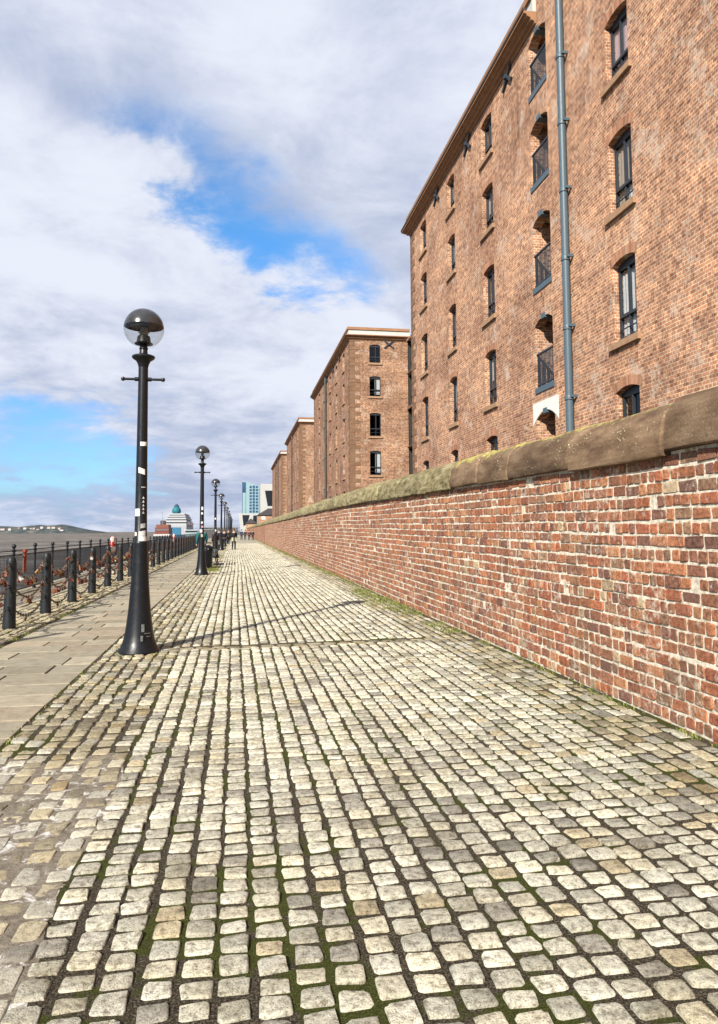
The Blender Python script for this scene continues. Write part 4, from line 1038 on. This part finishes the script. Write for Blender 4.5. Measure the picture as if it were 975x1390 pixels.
person('person in dark jacket walking away with a pale bag behind the hips', (-.24, 64, 0), .05, (.025, .025, .028), (.03, .03, .034), (.12, .05, .03), .17, (.4, .4, .26), 1.8)
person('person in teal jacket and grey trousers standing behind the litter bin', (-1.75, 37.6, 0), .3, (.02, .11, .12), (.09, .09, .11), (.3, .28, .26), .06, None, 1.86)
person('person in dark brown coat standing just right of the second lamp', (-1.5, 52, 0), .4, (.06, .035, .03), (.03, .03, .035), (.05, .03, .02), .1, None, 1.72)
person('person in black coat near the fourth lamp', (-1.1, 66, 0), -.2, (.015, .016, .02), (.02, .02, .024), (.05, .04, .03), .12, None, 1.75)
person('person in navy top near the fifth lamp', (-1.75, 74, 0), .1, (.02, .03, .06), (.03, .03, .04), (.04, .03, .02), .1, None, 1.8)
person('person in charcoal coat beside the sixth lamp', (-1.0, 90, 0), -.1, (.03, .03, .034), (.02, .02, .024), (.06, .04, .03), .12, None, 1.82)
for i, (x, y, coat, lab) in enumerate(((.85, 128, (.03, .05, .12), 'person in blue coat at the left of the distant walking group'), (1.5, 130, (.04, .035, .05), 'person in dark plum coat in the middle of the distant walking group'),
        (2.15, 127, (.1, .04, .05), 'person in maroon coat in the distant walking group'), (2.75, 126, (.025, .03, .045), 'person in navy coat at the right of the distant group, nearest the wall'))):
    person(lab, (x, y, 0), U(-.1, .1), coat, (.03, .03, .045), (.05, .035, .025), U(.1, .2), None, U(1.7, 1.9))

# ------------------------------------------------------------------ river: ferry, cruise ship, landing stage, headland
WZ = -5.2
t = thing('cruise_ship', 'large white cruise ship with teal funnel moored beyond the railing', 'ship', (-62.5, 760, WZ))
def part(fn, name, mat, parent): mb = MB(); fn(mb); return mb.build(name, mat, parent)
def hull(mb):
    for (x0, x1, y0, y1, z0, z1) in ((-11.5, 11.5, 0, 120, -2, 13),): mb.box(x0, x1, y0, y1, z0, z1, (.3, .31, .325))
    mb.box(-11.6, 11.6, -.2, 120.2, -2, 3.2, (.04, .09, .16))
part(hull, 'hull', M['tone'], t)
part(lambda mb: mb.box(-4.6, 6, -.5, -.25, 2.5, 11, (.03, .13, .22)), 'stern_door', M['tone'], t)
for k, (hw, y0, z0, z1) in enumerate(((11.3, 2, 13, 15.2), (11.1, 5, 16.4, 18.4), (10.5, 8, 19.4, 21.2), (9.6, 12, 22.0, 23.5), (8.4, 17, 24.3, 25.8))):
    part(lambda mb: mb.box(-hw, hw, y0, 115 - k * 4, z0, z1, (.33, .34, .35)), 'deck', M['tone'], t)
    part(lambda mb: mb.box(-hw + 1.2, hw - 1.0, y0 + 2.4, 111 - k * 4, z0 - 1.4, z0, (.03, .035, .045)), 'balcony_gap_shade', M['tone'], t)  # near-black box paints in the shade of the recess under each deck
for k in range(5): part(lambda mb: mb.obox((12.2, 22 + k * 17, 15), (1.1, 0, 0), (0, 5, 0), (0, 0, 1.2), (.75, .32, .2) if k % 2 else (.8, .8, .8)), 'lifeboat', M['tone'], t)
mb = MB(); mb.lathe([(3.4, 25.8), (4.4, 26.8), (4.7, 28.5), (4.4, 30.2), (3.6, 31.8), (2.6, 32.8), (1.8, 33.3)], 20, (-.6, 26, 0), (.012, .125, .15)); fo = mb.build('funnel', M['tone'], t, auto=50)
mb = MB(); mb.lathe([(2.7, 32.8), (2.6, 34.2), (1.6, 34.6), (1.4, 35.6), (.5, 36)], 14, (-.6, 26, 0), (.03, .06, .1)); mb.build('funnel_cap', M['tone'], fo)
t = thing('ferry', 'small red and black ferry on the river left of the cruise ship', 'ferry', (-47.8, 480, WZ))
mb = MB(); mb.add([(-4.6, 0, 0), (4.6, 0, 0), (5, 0, 3.8), (-5, 0, 3.8), (-4.6, 28, 0), (4.6, 28, 0), (5, 28, 4.2), (-5, 28, 4.2), (0, 38, 0.5), (0, 41, 4.8)], [(0, 1, 2, 3), (1, 5, 6, 2), (4, 0, 3, 7), (3, 2, 6, 7), (5, 8, 9, 6), (8, 4, 7, 9), (7, 6, 9)], (.02, .02, .024)); mb.build('hull', M['tone'], t)
part(lambda mb: mb.box(-5.05, 5.05, -.1, 30, 3.85, 5.2, (.4, .39, .37)), 'bulwark', M['tone'], t)
def cab(mb): mb.box(-4.4, 4.4, 2, 27, 5.2, 9.4, (.14, .04, .03)); mb.box(-4.3, 4.3, 1.9, 27.1, 7.4, 8.6, (.12, .1, .1))
part(cab, 'cabin', M['tone'], t); part(lambda mb: mb.box(-3.9, 3.9, 4, 24, 9.4, 11.4, (.17, .065, .045)), 'upper_deck', M['tone'], t)
part(lambda mb: mb.box(-1.6, 1.6, 8, 12, 11.4, 14, (.06, .05, .05)), 'funnel', M['tone'], t); part(lambda mb: mb.tube([(0, 6, 11.4), (0, 6, 20)], .14, 6, (.2, .2, .2)), 'mast', M['tone'], t)
t = thing('landing_stage', 'long low floating landing stage with a grey green shed beside the cruise ship', 'pier', (-34, 560, WZ))
part(lambda mb: mb.box(-10, 18, 0, 220, -.5, 2.4, (.06, .06, .06)), 'pontoon', M['tone'], t); part(lambda mb: mb.box(-7, 4, 40, 120, 2.4, 7.5, (.25, .33, .33)), 'shed', M['tone'], t); part(lambda mb: mb.box(-8, 5, 38, 122, 7.5, 8.2, (.4, .42, .42)), 'shed_roof', M['tone'], t)
t = thing('footbridge', 'thin steel access bridge crossing low behind the far lamps', 'bridge', (-16, 300, 2.2))
def truss(mb):
    for z in (0, 1.9): mb.tube([(0, 0, z), (9, 0, z + .4), (18.5, 0, z + .2)], .09, 6, (.3, .33, .36))
    for k in range(12): mb.tube([(k * 1.54, 0, .1), (k * 1.54 + .77, 0, 2.1), (k * 1.54 + 1.54, 0, .2)], .05, 5, (.3, .33, .36))
part(truss, 'truss', M['tone'], t)
for x in (.5, 18): part(lambda mb: mb.box(x - .2, x + .2, -.2, .2, -7.4 if x < 9 else -2.2, 0, (.2, .2, .2)), 'pier_leg', M['tone'], t)
# headland
t_ = NT('headland_land'); cc = t_.ramp(t_.noise(.02, 6, .7), [(.4, (.035, .05, .055)), (.52, (.07, .08, .075)), (.62, (.13, .12, .1))]); head_m = t_.set(cc, .95, .1)  # distance haze is mixed into these dark blue-grey land colours
mb = MB(); n = 60; xs = [-2200 + (1400) * k / n for k in range(n + 1)]
hts = [max(0, (46 + 5 * math.sin(x * .011) + 3 * math.sin(x * .037) + U(-1.5, 1.5)) * min(1, max(0, (-815 - x) / 190)) ** .55) for x in xs]
rows = [(0, 0), (60, .35), (160, .75), (420, 1.0), (900, .5)]
vs = [(x, 4000 + dy_, WZ - .5 + h_ * k_) for (dy_, k_) in rows for x, h_ in zip(xs, hts)]
fs = [(r * (n + 1) + i, r * (n + 1) + i + 1, (r + 1) * (n + 1) + i + 1, (r + 1) * (n + 1) + i) for r in range(4) for i in range(n)]
mb.add(vs, fs); tag(mb.build('hills', head_m), kind='structure')
hp = None
for i in range(16):
    x = -1230 + i * 20 + U(-8, 8); k = min(n - 1, int((x + 2200) / 1400 * n)); hz = hts[k] * .6
    if hz < 6: continue
    if hp is None:
        mb = MB(); mb.box(-7, 7, 0, 10, -3, 7, (.42, .41, .39)); mb.add([(-7.5, -.5, 7), (7.5, -.5, 7), (7.5, 10.5, 7), (-7.5, 10.5, 7), (-7.5, 5, 11), (7.5, 5, 11)], [(0, 1, 5, 4), (2, 3, 4, 5), (0, 4, 3), (1, 2, 5)], (.25, .16, .13)); o = hp = mb.build('shore_house', M['tone'])
    else: o = hp.copy(); COL.objects.link(o)
    o.location = (x, 4085 + U(-20, 50), WZ + hz * U(.6, 1.0)); s_c = U(.7, 1.5); o.scale = (s_c, 1, U(.7, 1.1)); tag(o, 'tiny pale house on the headland across the river', 'house', 'pale houses on the headland')

# ------------------------------------------------------------------ far buildings at the end of the path
gl_t = m_plain('teal_cladding', (.22, .33, .35), .3, .5, 0, .12, .3); gl_m = m_plain('dark_glazing', (.012, .015, .02), .45, .15, 0, .3, .3); gl_d = m_plain('blue_glazing', (.03, .08, .16), .12, .6, 0, .4, .25)
t = thing('glass_tower', 'tall teal and blue glass office tower with sloping roof beyond the museum', 'tower', (3.7, 520, 0))
mb = MB(); mb.add([(0, 0, 0), (13.8, 0, 0), (13.8, 0, 33.4), (3, 0, 36.6), (0, 0, 37.4), (0, 18, 0), (13.8, 18, 0), (13.8, 18, 33.4), (3, 18, 36.6), (0, 18, 37.4)], [(0, 1, 2, 3, 4), (1, 6, 7, 2), (5, 0, 4, 9), (2, 7, 8, 3), (3, 8, 9, 4), (6, 5, 9, 8, 7)]); mb.build('body', gl_t, t)
for r in range(10):
    for c_ in range(4):
        mb = MB(); x = 5.2 + c_ * 2.2; z = 12.5 + r * 2.2
        if z + 1.5 > 36 - (x - 3) * .3: continue
        mb.box(x, x + 1.65, -.06, .04, z, z + 1.55 + .3 * (c_ % 2)); mb.build('window', gl_d, t)
for (x0, x1, z0, z1) in ((.05, .35, 12, 36.8), (2.5, 2.75, 12, 36.3), (.3, 2.4, 29, 36.5)): mb = MB(); mb.box(x0, x1, -.05, .04, z0, z1); mb.build('glazed_strip', gl_d, t)
wh = m_plain('white_limestone', (.36, .36, .34), .7, .2, 0, .1, .2)
t = thing('museum_building', 'white stone museum block with one big dark slanted window', 'building', (13.5, 420, 0))
mb = MB(); mb.add([(0, 0, 13), (0, 0, 28.9), (22, 0, 28.9), (22, 0, 0), (2, 0, 0), (0, 22, 13), (0, 22, 28.9), (22, 22, 28.9), (22, 22, 0), (2, 22, 0)], [(0, 1, 2, 3, 4), (1, 6, 7, 2), (0, 5, 6, 1), (4, 9, 5, 0), (2, 7, 8, 3), (5, 9, 8, 7, 6)]); mb.build('body', wh, t)
mb = MB(); mb.add([(2.5, -.05, 25), (12, -.05, 25), (12, -.05, 16), (4.1, -.05, 16), (2.5, .1, 25), (12, .1, 25), (12, .1, 16), (4.1, .1, 16)], [(0, 1, 2, 3), (0, 4, 5, 1), (1, 5, 6, 2), (2, 6, 7, 3), (3, 7, 4, 0)]); mb.build('window', gl_m, t)
t = thing('pavilion_building', 'low white building with dark angular glazing at the end of the path', 'building', (1.0, 400, 0))
mb = MB(); mb.add([(0, 0, 9.2), (0, 0, 11.3), (10.6, 0, 11.3), (10.6, 0, 0), (1.3, 0, 0), (0, 12, 9.2), (0, 12, 11.3), (10.6, 12, 11.3), (10.6, 12, 0), (1.3, 12, 0)], [(0, 1, 2, 3, 4), (1, 6, 7, 2), (0, 5, 6, 1), (4, 9, 5, 0), (2, 7, 8, 3)]); mb.build('body', wh, t)
for q in ([(2.0, 10.4), (6.0, 10.4), (5.0, 6.0), (2.7, 4.2)], [(8.0, 10.2), (10.0, 10.2), (10.0, 5), (7.6, 5.6)]):
    mb = MB(); mb.add([(x, -.05, z) for x, z in q] + [(x, .1, z) for x, z in q], [(0, 1, 2, 3), (0, 4, 5, 1), (1, 5, 6, 2), (2, 6, 7, 3), (3, 7, 4, 0)]); mb.build('window', gl_m, t)
roofm = m_plain('dark_slate', (.05, .042, .042), .7, .3, 0, .2, 2)
def hut(label, x0, x1, y, d_, ze, zr, win=True):
    t = thing('brick_hut', label, 'hut', (x0, y, 0)); w_ = x1 - x0
    mb = MB(); mb.box(0, w_, 0, d_, 0, ze); mb.build('wall', M['facade'], t)
    mb = MB(); e = .35; a = min(w_, d_) * .5; mb.add([(-e, -e, ze + .01), (w_ + e, -e, ze + .01), (w_ + e, d_ + e, ze + .01), (-e, d_ + e, ze + .01), (a * .9, d_ / 2, zr), (w_ - a * .9, d_ / 2, zr)], [(0, 1, 5, 4), (2, 3, 4, 5), (3, 0, 4), (1, 2, 5), (3, 2, 1, 0)]); mb.build('roof', roofm, t)
    if win: mb = MB(); mb.box(.9, 1.9, -.05, .04, ze - 1.1, ze - .3); mb.build('window', M['white'], t)
hut('small brick hut with hipped dark slate roof standing behind the wall', 5.5, 12.5, 190, 6, 5.7, 7.6)
hut('lower dark roofed hut farther off behind the wall end', 3.3, 6.9, 262, 6, 4.3, 6.1, False)
t = thing('quay_terminal', 'long low dark building closing off the far end of the walk', 'building', (-14, 300, 0))
part(lambda mb: mb.box(0, 14.6, 0, 8, -.2, 3.0, (.07, .065, .065)), 'wall', M['tone'], t); part(lambda mb: mb.box(-.4, 15, -.4, 8.4, 3.0, 3.4, (.2, .21, .22)), 'roof', M['tone'], t)
